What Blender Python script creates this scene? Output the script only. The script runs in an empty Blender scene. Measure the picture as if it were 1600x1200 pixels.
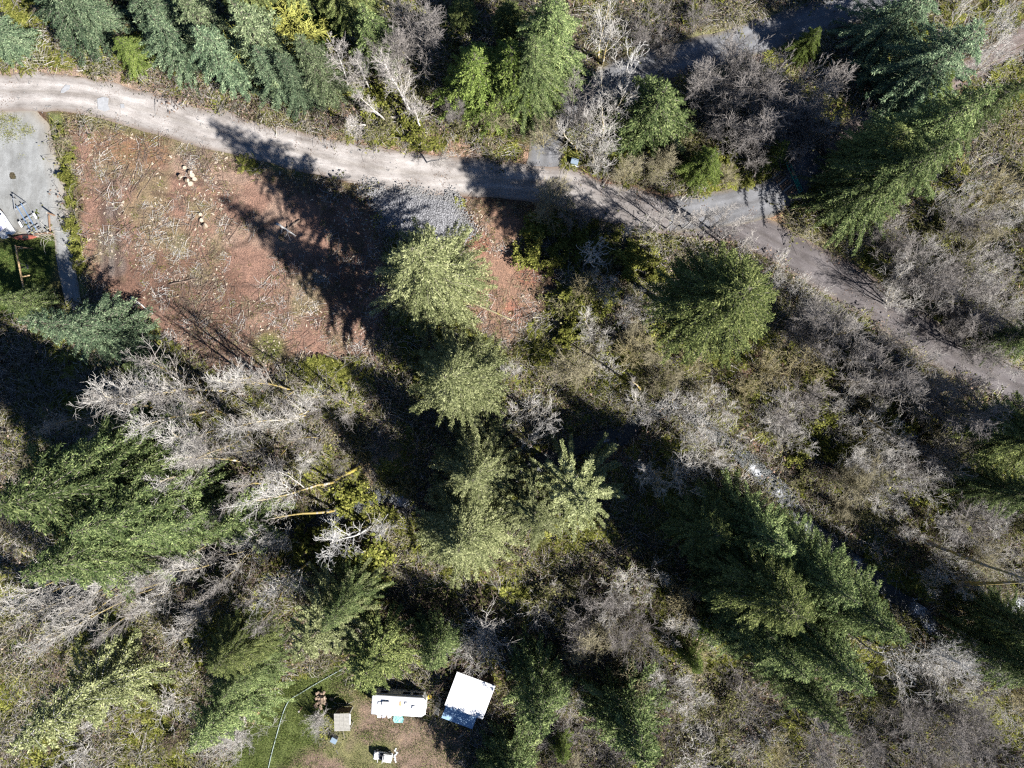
import bpy, math, random
import numpy as np

# ------------------------------------------------------------------ camera, sky, sun, exposure
scene = bpy.context.scene
CAMH = 90.0          # drone height in metres
S = 12.35            # photograph pixels per metre on the ground
cam = bpy.data.cameras.new('drone_camera')
cam.sensor_width = 36.0
cam.lens = 18.0 / (800.0 / S / CAMH)
cam.clip_start = 1.0
cam.clip_end = 4000.0
cam_ob = bpy.data.objects.new('drone_camera', cam)
cam_ob.location = (0, 0, CAMH)
cam_ob.rotation_euler = (0, 0, 0)
scene.collection.objects.link(cam_ob)
scene.camera = cam_ob

SUN_EL = math.radians(39)
sd = np.array([0.805, -0.593])                       # ground direction towards the sun
SUN_ROT = math.atan2(sd[0], sd[1])                   # clockwise from +Y
world = bpy.data.worlds.new('World')
scene.world = world
world.use_nodes = True
wn = world.node_tree.nodes
wl = world.node_tree.links
wn.clear()
sky = wn.new('ShaderNodeTexSky')
sky.sky_type = 'NISHITA'
sky.sun_disc = False
sky.sun_elevation = SUN_EL
sky.sun_rotation = SUN_ROT
sky.air_density = 0.6
sky.dust_density = 0.0
sky.ozone_density = 4.0
bg = wn.new('ShaderNodeBackground')
bg.inputs['Strength'].default_value = 0.05
wo = wn.new('ShaderNodeOutputWorld')
wl.new(sky.outputs[0], bg.inputs[0])
wl.new(bg.outputs[0], wo.inputs[0])
sl = bpy.data.lights.new('sun', 'SUN')
sl.energy = 5.0
sl.angle = math.radians(0.53)
sl.color = (1.0, 0.965, 0.92)
so = bpy.data.objects.new('sun', sl)
from mathutils import Vector, Matrix
sv = Vector((sd[0] * math.cos(SUN_EL), sd[1] * math.cos(SUN_EL), math.sin(SUN_EL)))
so.rotation_euler = sv.to_track_quat('Z', 'Y').to_euler()
so.location = sv * 200
scene.collection.objects.link(so)
vs = scene.view_settings
vs.view_transform = 'Standard'
vs.look = 'None'
vs.exposure = 1.6
vs.gamma = 1.0
vs.use_curve_mapping = False
scene.cycles.max_bounces = 2
scene.cycles.diffuse_bounces = 1
scene.cycles.glossy_bounces = 1
scene.cycles.use_denoising = False
scene.cycles.filter_width = 1.3
scene.cycles.transmission_bounces = 2
scene.cycles.transparent_max_bounces = 4

# ------------------------------------------------------------------ helpers
rng = np.random.default_rng(7)
random.seed(7)
COL = scene.collection


def P(px, py, z=0.0):
    """ground position of a photograph pixel seen at height z"""
    f = (CAMH - z) / CAMH
    return ((px - 800.0) / S * f, (600.0 - py) / S * f)


def PL(pts):
    return np.array([P(*p) for p in pts])


_lat = np.random.default_rng(11).random((256, 256))


def vnoise(x, y, sc, ox=0.0):
    x = np.asarray(x) / sc + ox * 17.3 + 500.0
    y = np.asarray(y) / sc + ox * 5.7 + 500.0
    xi = np.floor(x).astype(int)
    yi = np.floor(y).astype(int)
    fx = x - xi
    fy = y - yi
    fx = fx * fx * (3 - 2 * fx)
    fy = fy * fy * (3 - 2 * fy)
    a = _lat[xi % 256, yi % 256]
    b = _lat[(xi + 1) % 256, yi % 256]
    c = _lat[xi % 256, (yi + 1) % 256]
    d = _lat[(xi + 1) % 256, (yi + 1) % 256]
    return (a * (1 - fx) + b * fx) * (1 - fy) + (c * (1 - fx) + d * fx) * fy


def fbm(x, y, sc, ox=0.0, n=4):
    v = 0
    amp = 0.5
    for k in range(n):
        v = v + amp * vnoise(x, y, sc / 2 ** k, ox + k * 1.31)
        amp *= 0.5
    return v / (1 - 0.5 ** n)


def dist_line(x, y, pts):
    d = np.full(np.shape(x), 1e9)
    for (a, b) in zip(pts[:-1], pts[1:]):
        ab = b - a
        t = np.clip(((x - a[0]) * ab[0] + (y - a[1]) * ab[1]) / max(ab @ ab, 1e-9), 0, 1)
        d = np.minimum(d, np.hypot(x - a[0] - t * ab[0], y - a[1] - t * ab[1]))
    return d


def inside(x, y, poly):
    r = np.zeros(np.shape(x), bool)
    n = len(poly)
    for i in range(n):
        (x0, y0), (x1, y1) = poly[i], poly[(i + 1) % n]
        c = ((y0 > y) != (y1 > y)) & (x < (x1 - x0) * (y - y0) / (y1 - y0 + 1e-12) + x0)
        r ^= c
    return r


def sdf(x, y, poly):
    """positive inside"""
    d = dist_line(x, y, np.vstack([poly, poly[:1]]))
    return np.where(inside(x, y, poly), d, -d)


def sm(v, a, b):
    t = np.clip((v - a) / (b - a), 0, 1)
    return t * t * (3 - 2 * t)


def spline(pts, step=0.5):
    """Catmull-Rom through points, resampled"""
    p = np.array(pts, float)
    p = np.vstack([2 * p[0] - p[1], p, 2 * p[-1] - p[-2]])
    out = []
    for i in range(1, len(p) - 2):
        n = max(2, int(np.linalg.norm((p[i + 1] - p[i])[:2]) / step))
        t = np.linspace(0, 1, n, endpoint=False)[:, None]
        out.append(0.5 * ((2 * p[i]) + (-p[i - 1] + p[i + 1]) * t + (2 * p[i - 1] - 5 * p[i] + 4 * p[i + 1] - p[i + 2]) * t ** 2
                          + (-p[i - 1] + 3 * p[i] - 3 * p[i + 1] + p[i + 2]) * t ** 3))
    out.append(p[-2:-1])
    return np.vstack(out)


# ------------------------------------------------------------------ materials
MATS = {}


def newmat(name):
    m = bpy.data.materials.new(name)
    m.use_nodes = True
    MATS[name] = m
    nt = m.node_tree
    b = nt.nodes['Principled BSDF']
    b.inputs['Roughness'].default_value = 0.85
    b.inputs['Specular IOR Level'].default_value = 0.2
    return m, nt, b


def N(nt, t, **kw):
    n = nt.nodes.new(t)
    for k, v in kw.items():
        if k in n.inputs.keys():
            n.inputs[k].default_value = v
        else:
            setattr(n, k, v)
    return n


def ramp(nt, fac, stops):
    r = nt.nodes.new('ShaderNodeValToRGB')
    el = r.color_ramp.elements
    while len(el) < len(stops):
        el.new(0.5)
    for e, (p, c) in zip(el, stops):
        e.position = p
        e.color = (*c, 1)
    nt.links.new(fac, r.inputs[0])
    return r.outputs[0]


def noise(nt, scale, detail=4, rough=0.6, vec=None):
    n = nt.nodes.new('ShaderNodeTexNoise')
    n.inputs['Scale'].default_value = scale
    n.inputs['Detail'].default_value = detail
    n.inputs['Roughness'].default_value = rough
    if vec is not None:
        nt.links.new(vec, n.inputs['Vector'])
    return n.outputs[0]


def mixc(nt, fac, a, b, mode='MIX'):
    m = nt.nodes.new('ShaderNodeMix')
    m.data_type = 'RGBA'
    m.blend_type = mode
    for s, v in ((m.inputs[0], fac), (m.inputs[6], a), (m.inputs[7], b)):
        if hasattr(v, 'is_linked') or hasattr(v, 'links'):
            nt.links.new(v, s)
        elif isinstance(v, (int, float)):
            s.default_value = v
        else:
            s.default_value = (*v, 1)
    return m.outputs[2]


def attr(nt, name):
    a = nt.nodes.new('ShaderNodeAttribute')
    a.attribute_name = name
    return a


def geopos(nt):
    return nt.nodes.new('ShaderNodeNewGeometry').outputs['Position']


def bump(nt, b, h, strength=0.5, dist=0.1):
    n = nt.nodes.new('ShaderNodeBump')
    n.inputs['Strength'].default_value = strength
    n.inputs['Distance'].default_value = dist
    nt.links.new(h, n.inputs['Height'])
    nt.links.new(n.outputs[0], b.inputs['Normal'])


def plain(name, col, rough=0.7, var=0.18, scale=6.0, metal=0.0, spec=0.3, bmp=0.0):
    """a painted or natural surface with wear: base colour broken up by noise in object space"""
    m, nt, b = newmat(name)
    tc = nt.nodes.new('ShaderNodeTexCoord').outputs['Object']
    f = noise(nt, scale, 5, 0.65, tc)
    c = ramp(nt, f, [(0.25, tuple(x * (1 - var) for x in col)), (0.75, tuple(min(1, x * (1 + var)) for x in col))])
    nt.links.new(c, b.inputs['Base Color'])
    b.inputs['Roughness'].default_value = rough
    b.inputs['Metallic'].default_value = metal
    b.inputs['Specular IOR Level'].default_value = spec
    if bmp:
        bump(nt, b, f, bmp, 0.02)
    return m


def leafmat(name, stops, trans=0.16, rnd=0.32):
    """foliage: colour from the per-leaf attribute, shifted a little from tree to tree, partly translucent"""
    m, nt, b = newmat(name)
    nt.nodes.remove(b)
    f = attr(nt, 'var').outputs['Fac']
    c = ramp(nt, f, stops)
    oi = nt.nodes.new('ShaderNodeObjectInfo').outputs['Random']
    hs = nt.nodes.new('ShaderNodeHueSaturation')
    mr = nt.nodes.new('ShaderNodeMapRange')
    mr.inputs[3].default_value = 1 - rnd
    mr.inputs[4].default_value = 1 + rnd
    nt.links.new(oi, mr.inputs[0])
    nt.links.new(mr.outputs[0], hs.inputs['Value'])
    nt.links.new(c, hs.inputs['Color'])
    d = nt.nodes.new('ShaderNodeBsdfDiffuse')
    t = nt.nodes.new('ShaderNodeBsdfTranslucent')
    nt.links.new(hs.outputs[0], d.inputs[0])
    nt.links.new(hs.outputs[0], t.inputs[0])
    mx = nt.nodes.new('ShaderNodeMixShader')
    mx.inputs[0].default_value = trans
    nt.links.new(d.outputs[0], mx.inputs[1])
    nt.links.new(t.outputs[0], mx.inputs[2])
    out = nt.nodes['Material Output']
    nt.links.new(mx.outputs[0], out.inputs[0])
    return m


def barkmat(name, trunk, twig, moss=None, mossamt=0.5):
    m, nt, b = newmat(name)
    f = attr(nt, 'var').outputs['Fac']
    p = geopos(nt)
    n1 = noise(nt, 2.5, 4, 0.7, p)
    c = ramp(nt, f, [(0.0, trunk), (0.45, tuple((a + bb) / 2 for a, bb in zip(trunk, twig))), (1.0, twig)])
    c = mixc(nt, 1.0, c, ramp(nt, n1, [(0.3, (0.7, 0.7, 0.7)), (0.7, (1.25, 1.25, 1.25))]), 'MULTIPLY')
    if moss:
        n2 = noise(nt, 0.9, 3, 0.6, p)
        mr = ramp(nt, n2, [(0.62 - 0.3 * mossamt, (0, 0, 0)), (0.72 - 0.3 * mossamt, (1, 1, 1))])
        inv = ramp(nt, f, [(0.0, (1, 1, 1)), (0.35, (0.8, 0.8, 0.8)), (0.6, (0, 0, 0))])
        k = mixc(nt, 1.0, mr, inv, 'MULTIPLY')
        c = mixc(nt, k, c, moss)
    nt.links.new(c, b.inputs['Base Color'])
    b.inputs['Roughness'].default_value = 0.9
    b.inputs['Specular IOR Level'].default_value = 0.1
    return m


# ground: zone colours from the sheet's own attribute, broken up at several scales
m, nt, b = newmat('ground')
p = geopos(nt)
c = attr(nt, 'Col').outputs['Color']
n1 = noise(nt, 1.1, 6, 0.7, p)
n2 = noise(nt, 6.0, 5, 0.75, p)
c = mixc(nt, 1.0, c, ramp(nt, n1, [(0.25, (0.62, 0.62, 0.6)), (0.5, (1, 1, 1)), (0.75, (1.35, 1.3, 1.22))]), 'MULTIPLY')
c = mixc(nt, 1.0, c, ramp(nt, n2, [(0.3, (0.5, 0.5, 0.5)), (0.5, (1, 1, 1)), (0.7, (1.75, 1.68, 1.6))]), 'MULTIPLY')
nt.links.new(c, b.inputs['Base Color'])
bump(nt, b, n2, 0.9, 0.25)
b.inputs['Specular IOR Level'].default_value = 0.05


def roadmat(name, pale, mid, dark, edge, specks=0.3, far=None, ruts=True):
    m, nt, b = newmat(name)
    p = geopos(nt)
    a = attr(nt, 'Col')                                # R across 0..1, G along (m/100), B edge wear
    sep = nt.nodes.new('ShaderNodeSeparateColor')
    nt.links.new(a.outputs['Color'], sep.inputs[0])
    # streaks along the road: noise on (across*, along)
    cmb = nt.nodes.new('ShaderNodeCombineXYZ')
    mu = nt.nodes.new('ShaderNodeMath'); mu.operation = 'MULTIPLY'; mu.inputs[1].default_value = 5.0
    nt.links.new(sep.outputs[0], mu.inputs[0])
    nt.links.new(mu.outputs[0], cmb.inputs[0])
    mu2 = nt.nodes.new('ShaderNodeMath'); mu2.operation = 'MULTIPLY'; mu2.inputs[1].default_value = 16.0
    nt.links.new(sep.outputs[1], mu2.inputs[0])
    nt.links.new(mu2.outputs[0], cmb.inputs[1])
    st = noise(nt, 1.0, 6, 0.7, cmb.outputs[0])
    big = noise(nt, 0.3, 7, 0.68, p)
    fine = noise(nt, 14.0, 4, 0.7, p)
    c = ramp(nt, st, [(0.3, dark), (0.5, mid), (0.68, pale)])
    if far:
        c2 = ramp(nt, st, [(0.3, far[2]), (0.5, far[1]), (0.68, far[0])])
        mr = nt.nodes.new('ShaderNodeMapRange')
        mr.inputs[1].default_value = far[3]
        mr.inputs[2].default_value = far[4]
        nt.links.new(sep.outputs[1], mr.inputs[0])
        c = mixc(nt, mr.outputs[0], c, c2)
    c = mixc(nt, 1.0, c, ramp(nt, big, [(0.3, (0.70, 0.68, 0.66)), (0.65, (1.15, 1.13, 1.11))]), 'MULTIPLY')
    rut = ramp(nt, sep.outputs[0], [(0.0, (0.86,) * 3), (0.22, (0.95,) * 3), (0.31, (1.14,) * 3), (0.42, (0.95,) * 3), (0.5, (0.86, 0.85, 0.83)), (0.6, (0.97,) * 3), (0.69, (1.13,) * 3), (0.8, (0.95,) * 3), (1.0, (0.84,) * 3)])
    if ruts:
        c = mixc(nt, 1.0, c, rut, 'MULTIPLY')
    c = mixc(nt, 1.0, c, ramp(nt, fine, [(0.3, (1 - specks,) * 3), (0.7, (1 + specks,) * 3)]), 'MULTIPLY')
    c = mixc(nt, sep.outputs[2], c, edge)
    nt.links.new(c, b.inputs['Base Color'])
    bump(nt, b, fine, 0.5, 0.05)
    b.inputs['Specular IOR Level'].default_value = 0.1
    return m


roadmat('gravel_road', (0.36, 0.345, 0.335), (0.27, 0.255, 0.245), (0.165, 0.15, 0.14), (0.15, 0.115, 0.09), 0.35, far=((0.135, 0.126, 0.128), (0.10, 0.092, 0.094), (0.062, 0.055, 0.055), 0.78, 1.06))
roadmat('asphalt', (0.17, 0.175, 0.19), (0.14, 0.145, 0.155), (0.11, 0.11, 0.118), (0.14, 0.12, 0.09), 0.2)
roadmat('dirt_road', (0.18, 0.15, 0.14), (0.135, 0.11, 0.102), (0.09, 0.072, 0.065), (0.12, 0.095, 0.06))
roadmat('pad_gravel', (0.24, 0.25, 0.252), (0.20, 0.208, 0.208), (0.145, 0.147, 0.142), (0.22, 0.19, 0.15), 0.3, ruts=False)
plain('pale_patch', (0.255, 0.26, 0.27), 0.9, 0.25, 3.0)

# crushed rock
m, nt, b = newmat('crushed_rock')
p = geopos(nt)
v = nt.nodes.new('ShaderNodeTexVoronoi')
v.inputs['Scale'].default_value = 7.0
nt.links.new(p, v.inputs['Vector'])
sc_ = nt.nodes.new('ShaderNodeSeparateColor')
nt.links.new(v.outputs['Color'], sc_.inputs[0])
c = ramp(nt, sc_.outputs[0], [(0.0, (0.08, 0.08, 0.085)), (0.5, (0.15, 0.15, 0.157)), (1.0, (0.24, 0.24, 0.25))])
nt.links.new(c, b.inputs['Base Color'])
bump(nt, b, v.outputs['Distance'], 0.8, 0.15)

# creek water
m, nt, b = newmat('creek_water')
p = geopos(nt)
fo = attr(nt, 'Col').outputs['Color']
sep = nt.nodes.new('ShaderNodeSeparateColor')
nt.links.new(fo, sep.inputs[0])
n1 = noise(nt, 3.5, 8, 0.9, p)
ad = nt.nodes.new('ShaderNodeMath'); ad.operation = 'ADD'
nt.links.new(n1, ad.inputs[0])
nt.links.new(sep.outputs[0], ad.inputs[1])
k = ramp(nt, ad.outputs[0], [(0.82, (0, 0, 0)), (0.95, (0.45, 0.45, 0.45)), (1.12, (1, 1, 1))])
c = mixc(nt, k, (0.012, 0.016, 0.016), (0.75, 0.78, 0.82))
nt.links.new(c, b.inputs['Base Color'])
rr = ramp(nt, k, [(0, (0.3,) * 3), (1, (0.7,) * 3)])
nt.links.new(rr, b.inputs['Roughness'])
b.inputs['Specular IOR Level'].default_value = 0.5
bump(nt, b, n1, 0.6, 0.2)

# foliage
leafmat('fir_olive', [(0, (0.020, 0.026, 0.009)), (0.42, (0.132, 0.148, 0.064)), (1, (0.43, 0.44, 0.225))])
leafmat('fir_green', [(0, (0.012, 0.022, 0.008)), (0.42, (0.083, 0.116, 0.044)), (1, (0.33, 0.38, 0.155))])
leafmat('fir_dark', [(0, (0.018, 0.028, 0.012)), (0.42, (0.110, 0.138, 0.046)), (1, (0.42, 0.45, 0.17))])
leafmat('spruce_pale', [(0, (0.04, 0.056, 0.030)), (0.42, (0.120, 0.160, 0.080)), (1, (0.44, 0.49, 0.28))])
leafmat('spruce_blue', [(0, (0.024, 0.040, 0.027)), (0.42, (0.085, 0.128, 0.072)), (1, (0.34, 0.41, 0.24))])
leafmat('spruce_gold', [(0, (0.05, 0.06, 0.022)), (0.42, (0.17, 0.19, 0.082)), (1, (0.46, 0.475, 0.255))])
leafmat('cedar_lime', [(0, (0.026, 0.044, 0.010)), (0.45, (0.100, 0.138, 0.034)), (1, (0.27, 0.32, 0.095))])
leafmat('willow_yellow', [(0, (0.09, 0.10, 0.018)), (0.5, (0.20, 0.21, 0.045)), (1, (0.32, 0.32, 0.09))])
leafmat('fern_green', [(0, (0.028, 0.036, 0.008)), (0.5, (0.115, 0.125, 0.028)), (1, (0.28, 0.27, 0.075))])
leafmat('bramble_leaf', [(0, (0.022, 0.028, 0.010)), (0.5, (0.075, 0.078, 0.028)), (1, (0.19, 0.175, 0.08))])
leafmat('moss_green', [(0, (0.05, 0.06, 0.010)), (0.5, (0.16, 0.175, 0.030)), (1, (0.33, 0.33, 0.08))])
leafmat('dead_grass', [(0, (0.09, 0.075, 0.042)), (0.5, (0.20, 0.17, 0.10)), (1, (0.36, 0.31, 0.20))])
leafmat('lawn_grass', [(0, (0.03, 0.048, 0.012)), (0.5, (0.075, 0.105, 0.028)), (1, (0.17, 0.18, 0.06))])
leafmat('dead_leaf', [(0, (0.07, 0.045, 0.03)), (0.5, (0.165, 0.11, 0.08)), (1, (0.31, 0.235, 0.185))])
barkmat('conifer_bark', (0.10, 0.08, 0.06), (0.24, 0.22, 0.19))
barkmat('alder_bark', (0.40, 0.38, 0.34), (0.47, 0.445, 0.41), (0.25, 0.19, 0.05), 0.7)
barkmat('greyer_bark', (0.23, 0.21, 0.19), (0.31, 0.285, 0.26), (0.25, 0.19, 0.05), 0.75)
barkmat('birch_bark', (0.48, 0.46, 0.43), (0.38, 0.35, 0.32))
barkmat('purple_bark', (0.20, 0.185, 0.172), (0.225, 0.205, 0.19), (0.22, 0.19, 0.06), 0.2)
barkmat('tan_bark', (0.23, 0.205, 0.125), (0.28, 0.25, 0.165), (0.26, 0.21, 0.06), 0.4)
barkmat('brown_bark', (0.125, 0.092, 0.072), (0.17, 0.128, 0.105))
barkmat('bleached_bark', (0.46, 0.445, 0.42), (0.47, 0.455, 0.43))
barkmat('mossy_bark', (0.23, 0.19, 0.07), (0.30, 0.26, 0.155), (0.28, 0.23, 0.05), 0.8)

# made things
plain('white_metal', (0.66, 0.67, 0.69), 0.5, 0.14, 1.3, spec=0.4)
plain('white_paint', (0.60, 0.60, 0.59), 0.5, 0.12, 3.0)
plain('cream_wall', (0.60, 0.58, 0.53), 0.6, 0.08, 2.0)
plain('dark_glass', (0.02, 0.022, 0.026), 0.1, 0.1, spec=0.6)
plain('grey_vent', (0.30, 0.31, 0.34), 0.5, 0.15)
plain('rubber', (0.02, 0.02, 0.02), 0.8, 0.2)
plain('steel', (0.35, 0.36, 0.37), 0.45, 0.15, metal=0.5)
plain('galvanised', (0.24, 0.25, 0.26), 0.45, 0.12, metal=0.3)
plain('shed_wood', (0.16, 0.11, 0.075), 0.85, 0.25)
plain('shade_blue_sheet', (0.20, 0.30, 0.42), 0.4, 0.10, 1.5, spec=0.4)  # sky-tinted tree shade on white metal, painted in as blue
plain('weathered_wood', (0.27, 0.26, 0.235), 0.9, 0.25, 5.0, bmp=0.4)
plain('brown_wood', (0.20, 0.13, 0.085), 0.9, 0.3, 5.0)
plain('tan_wood', (0.40, 0.28, 0.15), 0.9, 0.25)
plain('split_wood', (0.40, 0.335, 0.26), 0.85, 0.2, 9.0)
plain('log_bark', (0.19, 0.14, 0.10), 0.95, 0.3, 9.0, bmp=0.5)
plain('teal_tarp', (0.20, 0.42, 0.40), 0.6, 0.2, 4.0)
plain('teal_paint', (0.02, 0.20, 0.15), 0.5, 0.25, 4.0)
plain('blue_rail', (0.13, 0.20, 0.32), 0.6, 0.15)
plain('lilac_tarp', (0.60, 0.58, 0.72), 0.6, 0.15, 3.0)
plain('red_hull', (0.22, 0.07, 0.05), 0.4, 0.15)
plain('grey_blue', (0.17, 0.22, 0.27), 0.5, 0.15)
plain('rock', (0.175, 0.173, 0.172), 0.95, 0.3, 4.0, bmp=0.6)
plain('hose_grey', (0.24, 0.29, 0.27), 0.6, 0.15)
plain('dark_seat', (0.03, 0.03, 0.035), 0.6, 0.2)
plain('yellow_paint', (0.48, 0.33, 0.03), 0.6, 0.2)

# ------------------------------------------------------------------ mesh helpers


def mesh_np(name, verts, faces, mats, var=None, matidx=None, smooth=False, col=None):
    """faces: (n,k) int array, or a list of such arrays"""
    me = bpy.data.meshes.new(name)
    verts = np.asarray(verts, np.float32)
    if not isinstance(faces, list):
        faces = [faces]
    faces = [np.asarray(f, np.int32) for f in faces if len(f)]
    me.vertices.add(len(verts))
    me.vertices.foreach_set('co', verts.ravel())
    loops = np.concatenate([f.ravel() for f in faces])
    tot = np.concatenate([np.full(len(f), f.shape[1], np.int32) for f in faces])
    start = np.concatenate([[0], np.cumsum(tot)[:-1]]).astype(np.int32)
    me.loops.add(len(loops))
    me.loops.foreach_set('vertex_index', loops)
    me.polygons.add(len(tot))
    me.polygons.foreach_set('loop_start', start)
    me.polygons.foreach_set('loop_total', tot)
    for mm in mats:
        me.materials.append(MATS[mm])
    if matidx is not None:
        me.polygons.foreach_set('material_index', np.asarray(matidx, np.int32))
    if smooth:
        me.polygons.foreach_set('use_smooth', np.ones(len(tot), bool))
    if var is not None:
        a = me.attributes.new('var', 'FLOAT', 'POINT')
        a.data.foreach_set('value', np.asarray(var, np.float32))
    if col is not None:
        a = me.attributes.new('Col', 'FLOAT_COLOR', 'POINT')
        cc = np.ones((len(verts), 4), np.float32)
        cc[:, :3] = col
        a.data.foreach_set('color', cc.ravel())
    me.update(calc_edges=True)
    me.validate()
    return me


def link(name, me, parent=None, loc=(0, 0, 0), rot=(0, 0, 0), scale=1.0):
    o = bpy.data.objects.new(name, me)
    COL.objects.link(o)
    o.location = loc
    o.rotation_euler = rot
    o.scale = (scale,) * 3 if isinstance(scale, (int, float)) else scale
    if parent is not None:
        o.parent = parent
    return o


def tag(o, label, cat, group=None):
    o['label'] = label
    o['category'] = cat
    if group:
        o['group'] = group
    return o


def kind(o, k, label=None, cat=None):
    o['kind'] = k
    if label:
        o['label'] = label
    if cat:
        o['category'] = cat
    return o


class MB:
    """collects boxes, tubes and plates into one mesh"""

    def __init__(self):
        self.v = []
        self.f = []
        self.m = []

    def add(self, vs, fs, mi=0):
        n = len(self.v)
        self.v += [tuple(v) for v in vs]
        self.f += [[i + n for i in f] for f in fs]
        self.m += [mi] * len(fs)
        return self

    def box(self, c, s, rz=0.0, mi=0, bev=0.0, top=None):
        """centre, full size; a bevelled box when bev > 0; top = scale of the upper face"""
        hx, hy, hz = s[0] / 2, s[1] / 2, s[2] / 2
        ca, sa = math.cos(rz), math.sin(rz)
        if bev <= 0:
            t = top if top else (1, 1)
            pts = [(-hx, -hy, -hz), (hx, -hy, -hz), (hx, hy, -hz), (-hx, hy, -hz),
                   (-hx * t[0], -hy * t[1], hz), (hx * t[0], -hy * t[1], hz), (hx * t[0], hy * t[1], hz), (-hx * t[0], hy * t[1], hz)]
            fs = [(0, 3, 2, 1), (4, 5, 6, 7), (0, 1, 5, 4), (1, 2, 6, 5), (2, 3, 7, 6), (3, 0, 4, 7)]
        else:
            b = min(bev, hx * .9, hy * .9, hz * .9)
            pts = []
            for (ex, ey, z) in ((hx - b, hy - b, -hz), (hx, hy, -hz + b), (hx, hy, hz - b), (hx - b, hy - b, hz)):
                k = b
                pts += [(-ex + k, -ey, z), (ex - k, -ey, z), (ex, -ey + k, z), (ex, ey - k, z), (ex - k, ey, z), (-ex + k, ey, z), (-ex, ey - k, z), (-ex, -ey + k, z)]
            fs = [tuple(range(7, -1, -1)), tuple(range(24, 32))]
            for l in range(3):
                for i in range(8):
                    j = (i + 1) % 8
                    fs.append((l * 8 + i, l * 8 + j, l * 8 + 8 + j, l * 8 + 8 + i))
        vs = [(c[0] + x * ca - y * sa, c[1] + x * sa + y * ca, c[2] + z) for x, y, z in pts]
        return self.add(vs, fs, mi)

    def tube(self, pts, r, n=6, mi=0, caps=True):
        pts = [Vector(p) for p in pts]
        rs = r if isinstance(r, (list, tuple)) else [r] * len(pts)
        vs = []
        for i, q in enumerate(pts):
            d = (pts[min(i + 1, len(pts) - 1)] - pts[max(i - 1, 0)]).normalized()
            u = d.cross(Vector((0, 0, 1)) if abs(d.z) < 0.9 else Vector((1, 0, 0))).normalized()
            w = d.cross(u)
            for k in range(n):
                a = 2 * math.pi * k / n
                vs.append(q + (u * math.cos(a) + w * math.sin(a)) * rs[i])
        fs = []
        for i in range(len(pts) - 1):
            for k in range(n):
                j = (k + 1) % n
                fs.append((i * n + k, i * n + j, i * n + n + j, i * n + n + k))
        if caps:
            fs.append(tuple(range(n - 1, -1, -1)))
            fs.append(tuple((len(pts) - 1) * n + k for k in range(n)))
        return self.add(vs, fs, mi)

    def prism(self, poly, z0, z1, mi=0):
        n = len(poly)
        vs = [(x, y, z0) for x, y in poly] + [(x, y, z1) for x, y in poly]
        fs = [tuple(range(n - 1, -1, -1)), tuple(range(n, 2 * n))]
        for i in range(n):
            j = (i + 1) % n
            fs.append((i, j, n + j, n + i))
        return self.add(vs, fs, mi)

    def mesh(self, name, mats, smooth=False):
        me = bpy.data.meshes.new(name)
        me.from_pydata(self.v, [], self.f)
        for mm in ([mats] if isinstance(mats, str) else mats):
            me.materials.append(MATS[mm])
        me.polygons.foreach_set('material_index', self.m)
        if smooth:
            me.polygons.foreach_set('use_smooth', [True] * len(self.f))
        me.update()
        return me

    def build(self, name, mats, parent=None, loc=(0, 0, 0), rz=0.0, smooth=False):
        return link(name, self.mesh(name, mats, smooth), parent, loc, (0, 0, rz))


def empty(name, loc, rz=0.0):
    o = bpy.data.objects.new(name, None)
    o.empty_display_size = 0.3
    COL.objects.link(o)
    o.location = loc
    o.rotation_euler = (0, 0, rz)
    return o


# ------------------------------------------------------------------ the lie of the land (photograph pixels -> metres)
ROADS = {
    'road_gravel': (spline(PL([(-160, 146), (0, 143), (110, 146), (200, 165), (300, 194), (400, 221), (500, 245), (600, 265), (700, 277), (790, 282), (880, 294), (950, 317), (1030, 334), (1090, 342), (1150, 350), (1210, 378), (1260, 407), (1330, 450), (1400, 495), (1470, 540), (1560, 590), (1700, 660)])), 2.45),
    'road_asphalt': (spline(PL([(1045, 336), (1075, 334), (1110, 330), (1160, 322), (1205, 308), (1245, 280), (1280, 240)])), 2.15),
    'road_upper': (spline(PL([(845, 285), (850, 250), (855, 210), (880, 175), (950, 130), (1020, 105), (1100, 82), (1180, 60), (1260, 35), (1340, 8), (1420, -20), (1560, -70)])), 2.2),
    'track_right': (spline(PL([(1290, 240), (1330, 205), (1400, 175), (1460, 145), (1520, 108), (1600, 60), (1700, 0)])), 1.35),
}
CREEK = spline(PL([(-120, 960), (100, 930), (300, 880), (420, 850), (540, 800), (600, 775), (640, 790), (700, 800), (800, 745), (900, 700), (960, 685), (1010, 650), (1060, 637), (1120, 680), (1185, 735), (1225, 775),
                   (1270, 825), (1340, 880), (1405, 935), (1450, 965), (1475, 1005), (1500, 1012), (1530, 1000), (1560, 975), (1590, 957), (1720, 930)]))
CLEAR = PL([(112, 196), (250, 218), (395, 268), (560, 300), (610, 380), (610, 470), (585, 560), (450, 560), (420, 590), (330, 575), (240, 510), (180, 470), (135, 440), (118, 300)])
CLEAR2 = PL([(725, 315), (830, 330), (850, 380), (850, 480), (800, 540), (740, 520), (730, 420)])
PADLEFT = PL([(-200, 168), (60, 168), (78, 190), (105, 300), (122, 430), (130, 470), (60, 480), (90, 380), (85, 368), (-200, 372)])
YARD = PL([(520, 1060), (575, 1080), (660, 1118), (700, 1130), (730, 1160), (720, 1200), (700, 1290), (430, 1290), (440, 1200), (500, 1160), (545, 1110), (515, 1075)])
LAWN = PL([(400, 1080), (470, 1050), (540, 1030), (560, 1080), (520, 1110), (500, 1160), (440, 1200), (420, 1290), (330, 1290), (380, 1130)])
LAWNTOP = PL([(440, -120), (600, -120), (560, 30), (520, 90), (470, 100), (430, 50)])
LAWNLEFT = PL([(-160, 372), (85, 372), (92, 400), (70, 480), (40, 500), (-160, 500)])
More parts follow.
